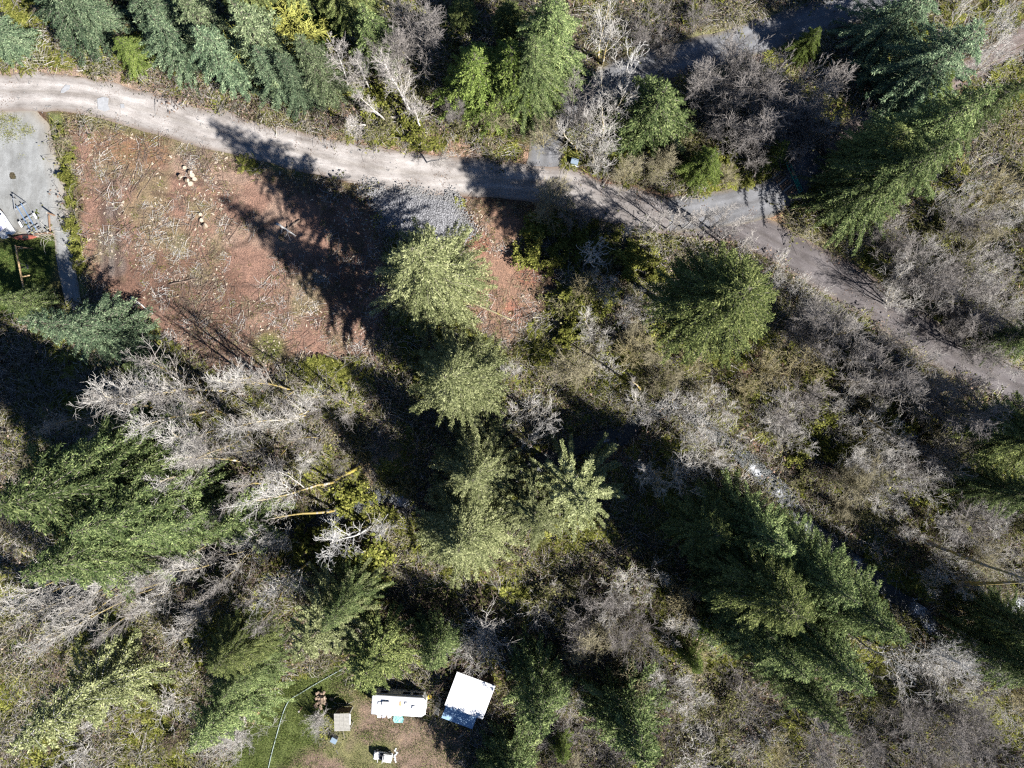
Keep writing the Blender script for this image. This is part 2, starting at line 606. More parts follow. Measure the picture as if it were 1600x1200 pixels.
ROCKPAD = PL([(570, 298), (640, 300), (708, 310), (735, 362), (690, 385), (640, 380), (602, 350)])
FLATS = [CLEAR, CLEAR2, PADLEFT, YARD, LAWN, LAWNLEFT, ROCKPAD]


def road_d(x, y):
    d = np.full(np.shape(x), 1e9)
    for pts, w in ROADS.values():
        d = np.minimum(d, dist_line(x, y, pts[::4]) - w)
    return d


def zt(x, y, detail=False):
    x = np.asarray(x, float)
    y = np.asarray(y, float)
    dc = dist_line(x, y, CREEK[::3])
    rd = road_d(x, y)
    fl = sm(rd, 0.4, 5.0)
    for pl in FLATS:
        fl = fl * (1 - 0.85 * sm(sdf(x, y, pl), -3.0, 1.0))
    z = fl * ((fbm(x, y, 14.0, 0.3, 3) - 0.5) * 1.6) + sm(rd, 0.3, 1.5) * (fbm(x, y, 2.4, 2.2, 3) - 0.5) * 0.6 * (0.35 + 0.65 * fl)
    z = z - 1.5 * np.exp(-(dc / 3.0) ** 2) * sm(rd, 0.5, 3.0)
    return z


def zt1(x, y):
    return float(zt(np.array([x]), np.array([y]))[0])


# ------------------------------------------------------------------ ground sheet
def axis(lim, step, far):
    a = list(np.arange(-lim, lim + 1e-6, step))
    d = step
    v = lim
    ext = []
    while v < far:
        d *= 1.35
        v += d
        ext.append(v)
    return np.array([-e for e in ext[::-1]] + a + ext)


gx = axis(76.0, 0.36, 900)
gy = axis(60.0, 0.36, 900)
X, Y = np.meshgrid(gx, gy)
XF = X.ravel()
YF = Y.ravel()
Z = zt(XF, YF)


def mixv(c, k, col):
    return c * (1 - k[:, None]) + np.array(col)[None, :] * k[:, None]


wob = (fbm(XF, YF, 5.0, 4.4, 4) - 0.5) * 5.0
C = np.tile(np.array([[0.055, 0.045, 0.028]]), (len(XF), 1))
C = mixv(C, sm(fbm(XF, YF, 6.0, 1.1), 0.42, 0.62), (0.095, 0.10, 0.028))
C = mixv(C, sm(fbm(XF, YF, 9.0, 2.7), 0.50, 0.70), (0.125, 0.105, 0.075))
C = mixv(C, sm(fbm(XF, YF, 4.0, 6.7), 0.55, 0.72), (0.055, 0.07, 0.02))
C = mixv(C, sm(fbm(XF, YF, 11.0, 8.2), 0.55, 0.7), (0.095, 0.06, 0.042))
# clearing soil
k = sm(sdf(XF, YF, CLEAR) + wob, -0.8, 1.2)
C = mixv(C, k, (0.195, 0.120, 0.092))
C = mixv(C, k * sm(fbm(XF, YF, 5.0, 5.5), 0.5, 0.7) * 0.7, (0.245, 0.18, 0.14))
C = mixv(C, k * sm(fbm(XF, YF, 7.0, 9.5), 0.52, 0.68) * 0.7, (0.115, 0.068, 0.05))
C = mixv(C, k * sm(fbm(XF, YF, 6.0, 3.9), 0.60, 0.74) * 0.6, (0.17, 0.15, 0.085))
for (px, py, r, c_) in [(185, 232, 3.0, (0.20, 0.118, 0.072)), (210, 245, 2.4, (0.20, 0.118, 0.072)), (150, 222, 2.0, (0.20, 0.118, 0.072)), (245, 238, 2.0, (0.20, 0.118, 0.072)),
                       (175, 330, 2.2, (0.135, 0.118, 0.108)), (172, 375, 2.2, (0.135, 0.118, 0.108)), (178, 410, 2.0, (0.135, 0.118, 0.108)), (300, 232, 2.6, (0.15, 0.12, 0.105)),
                       (310, 430, 2.0, (0.18, 0.155, 0.095)), (280, 385, 1.8, (0.18, 0.16, 0.10)), (420, 545, 3.0, (0.10, 0.13, 0.03))]:
    x0, y0 = P(px, py)
    C = mixv(C, sm(np.hypot(XF - x0, YF - y0) + wob * 0.5, r, r * 0.4) * 0.8, c_)
for pts in ([(158, 270), (162, 340), (166, 440)], [(178, 270), (182, 340), (186, 440)], [(250, 440), (330, 448), (400, 446)], [(270, 472), (340, 470), (400, 472)], [(290, 545), (350, 520), (420, 470)], [(320, 560), (390, 530), (450, 490)],
            [(230, 270), (300, 282), (350, 288)], [(240, 300), (310, 312), (370, 308)], [(330, 250), (400, 275), (470, 300)], [(330, 400), (380, 380), (430, 340)]):
    dl = dist_line(XF, YF, spline(PL(pts)))
    C = mixv(C, k * sm(dl + (fbm(XF, YF, 1.5, 15.5) - 0.5) * 0.8, 0.45, 0.1) * 0.65, (0.075, 0.048, 0.038))
k = sm(sdf(XF, YF, CLEAR2) + wob, -0.8, 1.5)
C = mixv(C, k, (0.215, 0.135, 0.098))
for (px, py, r) in [(826, 432, 1.6), (800, 482, 1.5), (812, 500, 1.4), (750, 380, 1.8)]:
    x0, y0 = P(px, py)
    C = mixv(C, sm(np.hypot(XF - x0, YF - y0) + wob * 0.3, r, r * 0.5) * 0.7, (0.26, 0.115, 0.08))
# verges
k = sm(sdf(XF, YF, PL([(-200, 90), (120, 92), (260, 120), (340, 160), (320, 190), (200, 155), (100, 128), (-200, 125)])) + wob * 0.5, -0.6, 1.0)
C = mixv(C, k, (0.27, 0.20, 0.155))
k = sm(sdf(XF, YF, PL([(500, 195), (700, 215), (860, 230), (880, 262), (700, 258), (560, 235), (500, 220)])) + wob * 0.5, -0.6, 1.0)
C = mixv(C, k, (0.27, 0.18, 0.13))
k = sm(sdf(XF, YF, PL([(870, 250), (960, 285), (1090, 310), (1150, 285), (1180, 300), (1060, 318), (940, 300)])) + wob * 0.5, -0.6, 1.0)
C = mixv(C, k, (0.27, 0.165, 0.12))
k = sm(sdf(XF, YF, PL([(1200, 325), (1250, 340), (1330, 400), (1450, 470), (1600, 560), (1760, 640), (1740, 660), (1590, 585), (1430, 490), (1300, 410), (1190, 350)])) + wob * 0.4, -0.6, 1.0)
C = mixv(C, k, (0.22, 0.205, 0.105))
k = sm(sdf(XF, YF, PL([(1195, 322), (1240, 335), (1250, 355), (1190, 345)])) + wob * 0.3, -0.3, 1.0)
C = mixv(C, k, (0.30, 0.185, 0.13))
k = sm(sdf(XF, YF, PL([(1040, 60), (1200, 0), (1330, -40), (1330, -10), (1200, 40), (1060, 85)])) + wob * 0.5, -0.6, 1.5)
C = mixv(C, k, (0.20, 0.195, 0.10))
k = sm(sdf(XF, YF, PL([(1020, 82), (1130, 55), (1130, 70), (1020, 100)])) + wob * 0.3, -0.3, 1.0)
C = mixv(C, k, (0.21, 0.12, 0.075))
k = sm(sdf(XF, YF, PL([(75, 175), (98, 180), (110, 260), (128, 430), (140, 460), (120, 470), (112, 400), (96, 280)])) + wob * 0.25, -0.5, 0.6)
C = mixv(C, k, (0.13, 0.15, 0.06))
k = sm(sdf(XF, YF, PL([(100, 180), (190, 186), (330, 215), (440, 255), (560, 290), (560, 300), (420, 262), (330, 232), (190, 205)])) + wob * 0.25, -0.5, 0.8)
C = mixv(C, k * 0.8, (0.17, 0.165, 0.075))
# lawns and yard
for pl, c_ in ((LAWN, (0.085, 0.105, 0.035)), (LAWNTOP, (0.06, 0.11, 0.025)), (LAWNLEFT, (0.045, 0.07, 0.02))):  # left lawn's green darkened to stand for the fir shadow across it
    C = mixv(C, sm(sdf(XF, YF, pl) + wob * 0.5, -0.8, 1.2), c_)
k = sm(sdf(XF, YF, YARD) + wob * 0.7, -0.6, 1.6)
C = mixv(C, k, (0.17, 0.125, 0.095))
C = mixv(C, k * sm(fbm(XF, YF, 5.0, 12.5), 0.5, 0.66), (0.14, 0.135, 0.065))
# glade with tawny grass above the lower creek, and green glade left of the creek pool
for pts, c_ in (([(560, 640), (640, 650), (650, 740), (590, 770), (500, 740), (440, 690), (480, 640)], (0.25, 0.19, 0.12)),
                ([(1400, 930), (1470, 930), (1560, 970), (1520, 1000), (1470, 980), (1420, 970)], (0.28, 0.23, 0.12)),
                ([(1080, 950), (1140, 960), (1160, 1040), (1090, 1050)], (0.11, 0.14, 0.03)),
                ([(1050, 1050), (1140, 1070), (1120, 1110), (1070, 1090)], (0.24, 0.14, 0.085)),
                ([(330, 930), (370, 920), (390, 970), (330, 990)], (0.10, 0.16, 0.03)),
                ([(0, 1000), (70, 980), (60, 1060), (0, 1080)], (0.09, 0.15, 0.03)),
                ([(1150, 690), (1200, 670), (1230, 700), (1170, 720)], (0.24, 0.14, 0.10)),
                ([(870, 560), (1060, 560), (1130, 620), (980, 640), (880, 620)], (0.17, 0.16, 0.075))):
    C = mixv(C, sm(sdf(XF, YF, PL(pts)) + wob * 0.6, -1.0, 1.6), c_)
dc = dist_line(XF, YF, CREEK[::3])
C = mixv(C, sm(dc + wob * 0.2, 2.2, 0.8) * 0.8, (0.085, 0.075, 0.06))

ny, nx = X.shape
idx = np.arange(ny * nx).reshape(ny, nx)
F = np.stack([idx[:-1, :-1].ravel(), idx[:-1, 1:].ravel(), idx[1:, 1:].ravel(), idx[1:, :-1].ravel()], 1)
g = link('ground', mesh_np('ground', np.stack([XF, YF, Z], 1), F, ['ground'], col=C, smooth=True))
kind(g, 'structure')


# ------------------------------------------------------------------ roads, pads, creek
def strip(name, pts, w, mat, lift, edge=0.35, cross=9, zfun=None, colfun=None, seed=0):
    d = np.gradient(pts, axis=0)
    d /= np.linalg.norm(d, axis=1)[:, None]
    nrm = np.stack([-d[:, 1], d[:, 0]], 1)
    s = np.concatenate([[0], np.cumsum(np.linalg.norm(np.diff(pts, axis=0), axis=1))])
    u = np.linspace(-1, 1, cross)
    wl_ = w + (fbm(s, s * 0 + seed, 4.0, 1 + seed, 4) - 0.5) * 2 * edge * 1.6
    wr_ = w + (fbm(s, s * 0 + seed, 4.0, 3 + seed, 4) - 0.5) * 2 * edge * 1.6
    V = []
    CC = []
    for i, uu in enumerate(u):
        ww = np.where(uu < 0, wl_, wr_)
        q = pts + nrm * (uu * ww)[:, None]
        zz = zt(q[:, 0], q[:, 1]) if zfun is None else zfun(q[:, 0], q[:, 1])
        V.append(np.stack([q[:, 0], q[:, 1], zz + lift + 0.02 * (1 - uu * uu)], 1))
        if colfun is None:
            e = np.clip((abs(uu) - 0.72) / 0.28, 0, 1) ** 1.3 * (0.35 + 0.9 * fbm(q[:, 0], q[:, 1], 2.0, 7.7, 3))
            CC.append(np.stack([np.full(len(s), (uu + 1) / 2), s / 100.0, np.clip(e, 0, 1)], 1))
        else:
            CC.append(colfun(q[:, 0], q[:, 1], uu))
    V = np.concatenate(V)
    CC = np.concatenate(CC)
    n = len(pts)
    ii = np.arange(cross * n).reshape(cross, n)
    f = np.stack([ii[:-1, :-1].ravel(), ii[:-1, 1:].ravel(), ii[1:, 1:].ravel(), ii[1:, :-1].ravel()], 1)
    return link(name, mesh_np(name, V, f, [mat], col=CC, smooth=True))


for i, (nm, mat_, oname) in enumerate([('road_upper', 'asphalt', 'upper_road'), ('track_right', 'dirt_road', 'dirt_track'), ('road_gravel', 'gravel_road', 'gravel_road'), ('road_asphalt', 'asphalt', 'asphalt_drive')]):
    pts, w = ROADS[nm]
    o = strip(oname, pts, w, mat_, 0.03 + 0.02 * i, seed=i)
    kind(o, 'structure')
    if oname == 'gravel_road':
        gravel_road = o


def sheet(name, poly, mat, lift, wobble=0.5, step=0.5, seed=0.0):
    """a thin sheet filling a polygon with an uneven edge, following the ground"""
    bnd = np.vstack([poly, poly[:1]])
    out = []
    for a, b_ in zip(bnd[:-1], bnd[1:]):
        n = max(1, int(np.linalg.norm(b_ - a) / step))
        t = np.linspace(0, 1, n, endpoint=False)[:, None]
        out.append(a + (b_ - a) * t)
    q = np.vstack(out)
    q = q + np.stack([fbm(q[:, 0], q[:, 1], 2.0, 1 + seed) - 0.5, fbm(q[:, 0], q[:, 1], 2.0, 4 + seed) - 0.5], 1) * 2 * wobble
    n = len(q)
    cx, cy = q.mean(0)
    rings = [1.0, 0.93, 0.8, 0.6, 0.4, 0.2]
    V = []
    CC = []
    for r in rings:
        x = cx + (q[:, 0] - cx) * r
        y = cy + (q[:, 1] - cy) * r
        V.append(np.stack([x, y, zt(x, y) + lift], 1))
        e = 1.0 if r == 1 else (0.35 if r > 0.9 else 0.0)
        CC.append(np.stack([x * 0.13 + 0.5, y * 0.01, np.full(n, e)], 1))
    V.append(np.array([[cx, cy, zt1(cx, cy) + lift]]))
    CC.append(np.array([[cx * 0.13 + 0.5, cy * 0.01, 0]]))
    V = np.concatenate(V)
    CC = np.concatenate(CC)
    f = []
    for l in range(len(rings) - 1):
        for i in range(n):
            j = (i + 1) % n
            f.append((l * n + i, l * n + j, l * n + n + j, l * n + n + i))
    t3 = [((len(rings) - 1) * n + i, (len(rings) - 1) * n + (i + 1) % n, len(rings) * n) for i in range(n)]
    return link(name, mesh_np(name, V, [np.array(f), np.array(t3)], [mat], col=CC, smooth=True))


padpoly = PL([(-200, 172), (52, 172), (74, 190), (100, 300), (118, 430), (112, 465), (96, 470), (92, 400), (84, 372), (-200, 372)])
# built from two convex-ish halves so the fan of rings does not fold over
o = sheet('gravel_pad', PL([(-200, 172), (55, 172), (76, 195), (104, 300), (110, 368), (-200, 368)]), 'pad_gravel', 0.045, 0.4)
kind(o, 'structure')
o = strip('gravel_drive', spline(PL([(95, 355), (101, 400), (109, 440), (118, 480), (130, 520)])), 1.0, 'pad_gravel', 0.06, 0.2, seed=9)
kind(o, 'structure')
o = sheet('rock_pad', ROCKPAD, 'crushed_rock', 0.06, 0.9, seed=2)
for v_ in o.data.vertices:
    d_ = float(sdf(np.array([v_.co.x]), np.array([v_.co.y]), ROCKPAD)[0])
    v_.co.z += 0.35 * min(1.0, max(0.0, d_) / 2.0) * (0.6 + 0.8 * float(fbm(np.array([v_.co.x]), np.array([v_.co.y]), 2.5, 71.0)[0]))
kind(o, 'structure')
# pale patches of repair on the gravel road (parts of it)
for pts in ([(97, 141), (104, 133), (111, 134), (110, 140), (101, 146), (96, 146)], [(153, 155), (162, 152), (171, 154), (170, 165), (173, 172), (165, 175), (154, 171)], [(189, 163), (195, 163), (196, 169), (190, 170)]):
    q = PL(pts)
    mb = MB()
    zz = [zt1(a, b_) + 0.158 for a, b_ in q]
    n = len(q)
    cx, cy = q.mean(0)
    if len(pts) < 9:
        mb.add([(a, b_, z) for (a, b_), z in zip(q, zz)] + [(cx, cy, zt1(cx, cy) + 0.158)], [(i, (i + 1) % n, n) for i in range(n)])
    else:
        m_ = n // 2
        mb.add([(a, b_, z) for (a, b_), z in zip(q, zz)], [(i, i + 1, n - 2 - i, n - 1 - i) for i in range(m_ - 1)] if n % 2 == 0 else [(i, i + 1, n - 1 - i, n - i if i else n - 1) for i in range(m_)])
    mb.build('patch', 'pale_patch', gravel_road)

FOAM = [(608, 768, 1.4), (625, 780, 2.2), (642, 788, 1.2), (1058, 635, 1.2), (1180, 733, 1.1), (1190, 741, 0.9), (1222, 772, 0.9), (1240, 790, 0.7), (1268, 822, 1.0), (1345, 880, 1.0), (1445, 955, 2.3), (1460, 985, 2.3),
        (1532, 1000, 1.6), (1585, 957, 2.2), (1600, 950, 1.8), (430, 845, 1.0), (948, 688, 0.8)]


def foamcol(x, y, u):
    f = np.full(len(x), 0.18)
    for (px, py, r) in FOAM:
        x0, y0 = P(px, py)
        f = np.maximum(f, 0.45 * np.exp(-((np.hypot(x - x0, y - y0) / r) ** 2)))
    return np.stack([f, f, f], 1)


o = strip('creek', CREEK, 1.15, 'creek_water', 0.0, 0.4, 7, zfun=lambda x, y: np.full(len(x), -0.95), colfun=foamcol, seed=5)
kind(o, 'structure')


# ------------------------------------------------------------------ plant generators
def unit(v):
    return v / (np.linalg.norm(v, axis=-1, keepdims=True) + 1e-9)


def seg_mesh(p0, p1, r0, r1, n=3):
    """open prisms along segments"""
    p0 = np.asarray(p0); p1 = np.asarray(p1)
    d = unit(p1 - p0)
    a = np.where(np.abs(d[:, 2:3]) < 0.9, np.array([[0, 0, 1.0]]), np.array([[1.0, 0, 0]]))
    u = unit(np.cross(d, a))
    w = np.cross(d, u)
    V = []
    for k in range(n):
        an = 2 * math.pi * k / n
        V.append(p0 + (u * math.cos(an) + w * math.sin(an)) * np.asarray(r0)[:, None])
    for k in range(n):
        an = 2 * math.pi * k / n
        V.append(p1 + (u * math.cos(an) + w * math.sin(an)) * np.asarray(r1)[:, None])
    m_ = len(p0)
    V = np.stack(V, 1).reshape(-1, 3)
    base = np.arange(m_)[:, None] * 2 * n
    F_ = []
    for k in range(n):
        j = (k + 1) % n
        F_.append(base + np.array([[k, j, n + j, n + k]]))
    return V, np.concatenate(F_)


def cards(p, d, L, W, nrm):
    """rhombus leaves: root p, direction d, length L, half width W, approx normal nrm"""
    side = unit(np.cross(d, nrm))
    V = np.stack([p, p + d * (L * 0.45)[:, None] + side * W[:, None], p + d * L[:, None], p + d * (L * 0.45)[:, None] - side * W[:, None]], 1).reshape(-1, 3)
    F_ = np.arange(len(p) * 4).reshape(-1, 4)
    return V, F_


def conifer(seed, H, R, leaf, nb=420, base=0.10, prof=0.9, shoulder=1.5, rise=0.15, droop=0.55, spray=0.34, card=0.36, cw=0.10, gap=0.0, limbs=True, jag=0.25, limbcol=0.6, sfac=1.0, lvar=0.6, bark='conifer_bark', lrad=0.012):
    r = np.random.default_rng(seed)
    cw *= 0.72                       # slim needle sprays, and more of them
    spray *= 0.76
    P_, D_, L_, W_, N_, VV = [], [], [], [], [], []
    s0, s1, sr0, sr1, sv_ = [], [], [], [], []
    golden = 2.39996
    lobes = r.uniform(0, 6.28, 3)
    for i in range(nb):
        u = (i + r.random()) / nb
        zz = base + (1 - base) * (1 - (1 - u) ** 0.85)
        z = zz * H
        tier = 0.62 + 0.035 * R
        z = min(H * 0.995, round(z / tier) * tier + r.normal(0, 0.06))
        zz = z / H
        az = i * golden + r.normal(0, 0.25)
        prof_ = min(1.0, max(0.0, 1 - zz) * shoulder) ** prof
        lob = 1 + jag * (0.6 * math.sin(2 * az + lobes[0] + z * 0.5) + 0.5 * math.sin(3 * az + lobes[1] - z * 0.35))
        L = R * prof_ * r.uniform(lvar, 1.12) * lob + 0.2
        bvar = r.normal(0, 0.08)
        if gap and r.random() < gap:
            L *= r.uniform(0.35, 0.7)
        dirh = np.array([math.cos(az), math.sin(az), 0])
        perp = np.array([-dirh[1], dirh[0], 0])
        up_ = rise + 0.5 * max(0, zz - 0.8) * 3
        ns = max(3, int(L / spray))
        t = (np.arange(ns) + r.random(ns)) / ns
        t = 0.12 + 0.88 * t
        bp = dirh * (L * t)[:, None] + np.array([0, 0, 1]) * (z + L * (up_ * t - droop * t * t))[:, None]
        # wood of the bough
        if limbs:
            tt = np.linspace(0, 0.92, 4)
            q = dirh * (L * tt)[:, None] + np.array([0, 0, 1]) * (z + L * (up_ * tt - droop * tt * tt) - 0.03)[:, None]
            s0.append(q[:-1]); s1.append(q[1:])
            rr = lrad * L * (1 - tt) + 0.012
            sr0.append(rr[:-1]); sr1.append(rr[1:])
        for sgn in (-1, 1):
            ang = r.uniform(0.35, 0.85, ns)
            sd_ = dirh * np.cos(ang)[:, None] + perp * (sgn * np.sin(ang))[:, None]
            sd_[:, 2] = up_ - 1.6 * droop * t + r.normal(0, 0.12, ns) - 0.12
            sd_ = unit(sd_)
            sl_ = sfac * (0.42 * (1 - t) + 0.16) * min(L, 3.0) * r.uniform(0.5, 1.15, ns)
            nc = max(2, int(sfac * 0.36 * min(L, 3.0) / 0.17))
            svar = r.normal(0, 0.13, ns) + bvar
            for k in range(nc):
                f = (k + r.random(ns) * 0.8) / nc
                p = bp + sd_ * (sl_ * f)[:, None] + r.normal(0, 0.05, (ns, 3))
                p[:, 2] -= 0.12 * sl_ * f * f
                dd = sd_ + r.normal(0, 0.5, (ns, 3))
                dd[:, 2] *= 0.8
                dd = unit(dd)
                P_.append(p); D_.append(dd)
                L_.append(card * r.uniform(0.7, 1.3, ns)); W_.append(cw * r.uniform(0.7, 1.4, ns))
                nn = np.stack([r.normal(0, 0.55, ns), r.normal(0, 0.55, ns), np.ones(ns)], 1)
                N_.append(nn)
                VV.append(np.clip(0.42 + svar + r.normal(0, 0.16, ns), 0, 1))
    p = np.concatenate(P_); d = np.concatenate(D_); L = np.concatenate(L_); W = np.concatenate(W_); nn = np.concatenate(N_)
    V, F_ = cards(p, d, L, W, nn)
    var = np.repeat(np.concatenate(VV), 4)
    mi = np.zeros(len(F_), int)
    if limbs:
        V2, F2 = seg_mesh(np.concatenate(s0), np.concatenate(s1), np.concatenate(sr0), np.concatenate(sr1), 3)
        F_ = np.concatenate([F_, F2 + len(V)])
        mi = np.concatenate([mi, np.ones(len(F2), int)])
        var = np.concatenate([var, np.full(len(V2), limbcol)])
        V = np.concatenate([V, V2])
    crown = mesh_np('crown', V, F_, [leaf, bark], var=var, matidx=mi)
    zz = np.linspace(0, 1, 9)
    tr = 0.016 * H * (1 - zz) ** 0.8 + 0.015
    tr[0] *= 1.35
    wb = np.cumsum(r.normal(0, 0.03, (9, 2)), 0)
    wb -= wb[:1]
    mb = MB()
    mb.tube([(wb[i, 0], wb[i, 1], -0.4 + zz[i] * (H + 0.4)) for i in range(9)], list(tr), 8)
    tm = mb.mesh('trunk', 'conifer_bark', True)
    a = tm.attributes.new('var', 'FLOAT', 'POINT')
    return {'trunk': tm, 'crown': crown, 'H': H}


def rot_about(v, ax, an):
    return Matrix.Rotation(an, 3, ax) @ v


def bare(seed, H, bark, limbs=18, first=0.35, limblen=0.26, ang=(0.6, 1.0), n2=9, n3=7, r0=None, lean=0.0, forks=1, twig=0.02, crook=0.12, upcurve=0.25, top=0.9, spread2=(0.5, 1.0), drop=0.0):
    """leafless broadleaved tree; returns trunk mesh + crown mesh (limbs and twigs)"""
    r = random.Random(seed)
    trunks = []
    seg = []

    def rv():
        return Vector((r.gauss(0, 1), r.gauss(0, 1), r.gauss(0, 1)))

    def chain(p, d, ln, n, ra, rb, up, cr):
        pts = [p.copy()]
        ds = []
        d = d.normalized()
        for i in range(n):
            d = (d + rv() * cr + Vector((0, 0, up))).normalized()
            p = p + d * (ln / n)
            pts.append(p.copy())
            ds.append(d.copy())
        rs = [ra + (rb - ra) * (i / n) for i in range(n + 1)]
        return pts, ds, rs

    def side(d, a):
        ax = d.cross(rv()).normalized()
        return rot_about(d, ax, a)

    R0 = r0 or H * 0.011
    for f in range(forks):
        dd = Vector((lean, 0, 1)) if forks == 1 else Vector((r.gauss(0, 0.22) + lean, r.gauss(0, 0.22), 1))
        hh = H * (1 if f == 0 else r.uniform(0.75, 0.97))
        pts, ds, rs = chain(Vector((r.gauss(0, 0.15) * (forks > 1), r.gauss(0, 0.15) * (forks > 1), -0.3)), dd, hh * top, 10, R0, R0 * 0.22, 0.06, 0.05)
        trunks.append((pts, rs))
        nl = limbs if f == 0 else int(limbs * 0.7)
        for i in range(nl):
            u = first + (1 - first) * ((i + r.random()) / nl)
            k = min(9, int(u * 10))
            t = u * 10 - k
            p = pts[k].lerp(pts[min(k + 1, 10)], min(1, t))
            a = r.uniform(*ang) * (1.15 - 0.5 * u)
            d1 = side(ds[k], a)
            l1 = H * limblen * r.uniform(0.6, 1.15) * (1.15 - 0.55 * u)
            p1, dd1, r1 = chain(p, d1, l1, 6, rs[k] * 0.5, twig * 1.3, upcurve * 0.35, crook)
            for j in range(6):
                seg.append((p1[j], p1[j + 1], r1[j], r1[j + 1], 0.45 + 0.06 * j))
            for j in range(n2):
                u2 = 0.15 + 0.85 * (j + r.random()) / n2
                k2 = min(5, int(u2 * 6))
                q = p1[k2].lerp(p1[k2 + 1], min(1, u2 * 6 - k2))
                d2 = side(dd1[k2], r.uniform(*spread2))
                l2 = l1 * r.uniform(0.28, 0.55) * (1.15 - 0.5 * u2)
                p2, dd2, r2 = chain(q, d2, l2, 3, max(twig * 1.2, r1[k2] * 0.5), twig, upcurve * 0.3 - drop, crook * 1.3)
                for m_ in range(3):
                    seg.append((p2[m_], p2[m_ + 1], r2[m_], r2[m_ + 1], 0.75 + 0.05 * m_))
                for m_ in range(n3):
                    u3 = 0.2 + 0.8 * (m_ + r.random()) / n3
                    k3 = min(2, int(u3 * 3))
                    q3 = p2[k3].lerp(p2[k3 + 1], min(1, u3 * 3 - k3))
                    d3 = side(dd2[k3], r.uniform(0.4, 1.0))
                    l3 = l2 * r.uniform(0.25, 0.6)
                    p3, _, r3 = chain(q3, d3, l3, 2, twig, twig * 0.55, 0.05 - drop, crook * 1.6)
                    seg.append((p3[0], p3[1], r3[0], r3[1], 0.95))
                    seg.append((p3[1], p3[2], r3[1], r3[2], 1.0))
    mb = MB()
    vv = []
    for pts, rs in trunks:
        mb.tube(pts, rs, 7)
        vv += [0.05 + 0.04 * (i // 7) for i in range(7 * len(pts))]
    tm = mb.mesh('trunk', bark, True)
    a = tm.attributes.new('var', 'FLOAT', 'POINT')
    a.data.foreach_set('value', vv[:len(tm.vertices)])
    p0 = np.array([s[0] for s in seg]); p1 = np.array([s[1] for s in seg])
    V, F_ = seg_mesh(p0, p1, np.array([s[2] for s in seg]), np.array([s[3] for s in seg]), 3)
    var = np.repeat(np.array([s[4] for s in seg]), 6)
    return {'trunk': tm, 'crown': mesh_np('crown', V, F_, [bark], var=var), 'H': H}


def bush(seed, H, R, bark, stems=22, n2=8, n3=4, twig=0.018, leaves=None, nleaf=0):
    """many-stemmed leafless shrub"""
    r = random.Random(seed)
    seg = []
    tips = []

    def rv():
        return Vector((r.gauss(0, 1), r.gauss(0, 1), r.gauss(0, 1)))
    for i in range(stems):
        az = 6.283 * (i + r.random()) / stems
        tilt = abs(r.gauss(0.0, 0.55)) * (R / H) + 0.1
        d = Vector((math.cos(az) * math.sin(tilt), math.sin(az) * math.sin(tilt), math.cos(tilt)))
        p = Vector((r.gauss(0, 0.15) * R * .5, r.gauss(0, 0.15) * R * .5, -0.15))
        ln = math.hypot(H, R * math.sin(tilt)) * r.uniform(0.6, 1.05)
        pts = [p]
        dd = d.copy()
        for k in range(6):
            dd = (dd + rv() * 0.12 + Vector((d.x, d.y, 0)) * 0.07).normalized()
            pts.append(pts[-1] + dd * ln / 6)
        for k in range(6):
            ra = twig * 1.8 * (1 - k / 7) + twig * 0.5
            seg.append((pts[k], pts[k + 1], ra, ra * 0.85, 0.3 + 0.08 * k))
        for j in range(n2):
            u = 0.25 + 0.75 * (j + r.random()) / n2
            k = min(5, int(u * 6))
            q = pts[k].lerp(pts[k + 1], min(1, u * 6 - k))
            d2 = ((pts[k + 1] - pts[k]).normalized() + rv() * 0.6 + Vector((0, 0, .2))).normalized()
            l2 = ln * r.uniform(0.15, 0.33)
            m1 = q + d2 * l2 * 0.5
            m2 = m1 + (d2 + rv() * 0.3).normalized() * l2 * 0.5
            seg.append((q, m1, twig, twig * 0.8, 0.8))
            seg.append((m1, m2, twig * 0.8, twig * 0.5, 0.9))
            tips.append(m2)
            for m_ in range(n3):
                q3 = q.lerp(m2, r.uniform(0.3, 1))
                d3 = (d2 + rv() * 0.6).normalized()
                e = q3 + d3 * l2 * r.uniform(0.3, 0.6)
                seg.append((q3, e, twig * 0.7, twig * 0.4, 1.0))
                tips.append(e)
    p0 = np.array([s[0] for s in seg]); p1 = np.array([s[1] for s in seg])
    V, F_ = seg_mesh(p0, p1, np.array([s[2] for s in seg]), np.array([s[3] for s in seg]), 3)
    var = np.repeat(np.array([s[4] for s in seg]), 6)
    mi = np.zeros(len(F_), int)
    mats = [bark]
    if leaves:
        rn = np.random.default_rng(seed)
        tp = np.array(tips)
        ii = rn.integers(0, len(tp), nleaf)
        p = tp[ii] + rn.normal(0, 0.12, (nleaf, 3))
        d = unit(rn.normal(0, 1, (nleaf, 3)) * np.array([1, 1, 0.5]))
        V2, F2 = cards(p, d, rn.uniform(0.16, 0.34, nleaf), rn.uniform(0.05, 0.11, nleaf), np.stack([rn.normal(0, .5, nleaf), rn.normal(0, .5, nleaf), np.ones(nleaf)], 1))
        F_ = np.concatenate([F_, F2 + len(V)])
        mi = np.concatenate([mi, np.ones(nleaf, int)])
        var = np.concatenate([var, np.repeat(np.clip(rn.normal(0.5, 0.22, nleaf), 0, 1), 4)])
        V = np.concatenate([V, V2])
        mats.append(leaves)
    return {'branches': mesh_np('branches', V, F_, mats, var=var, matidx=mi), 'H': H}


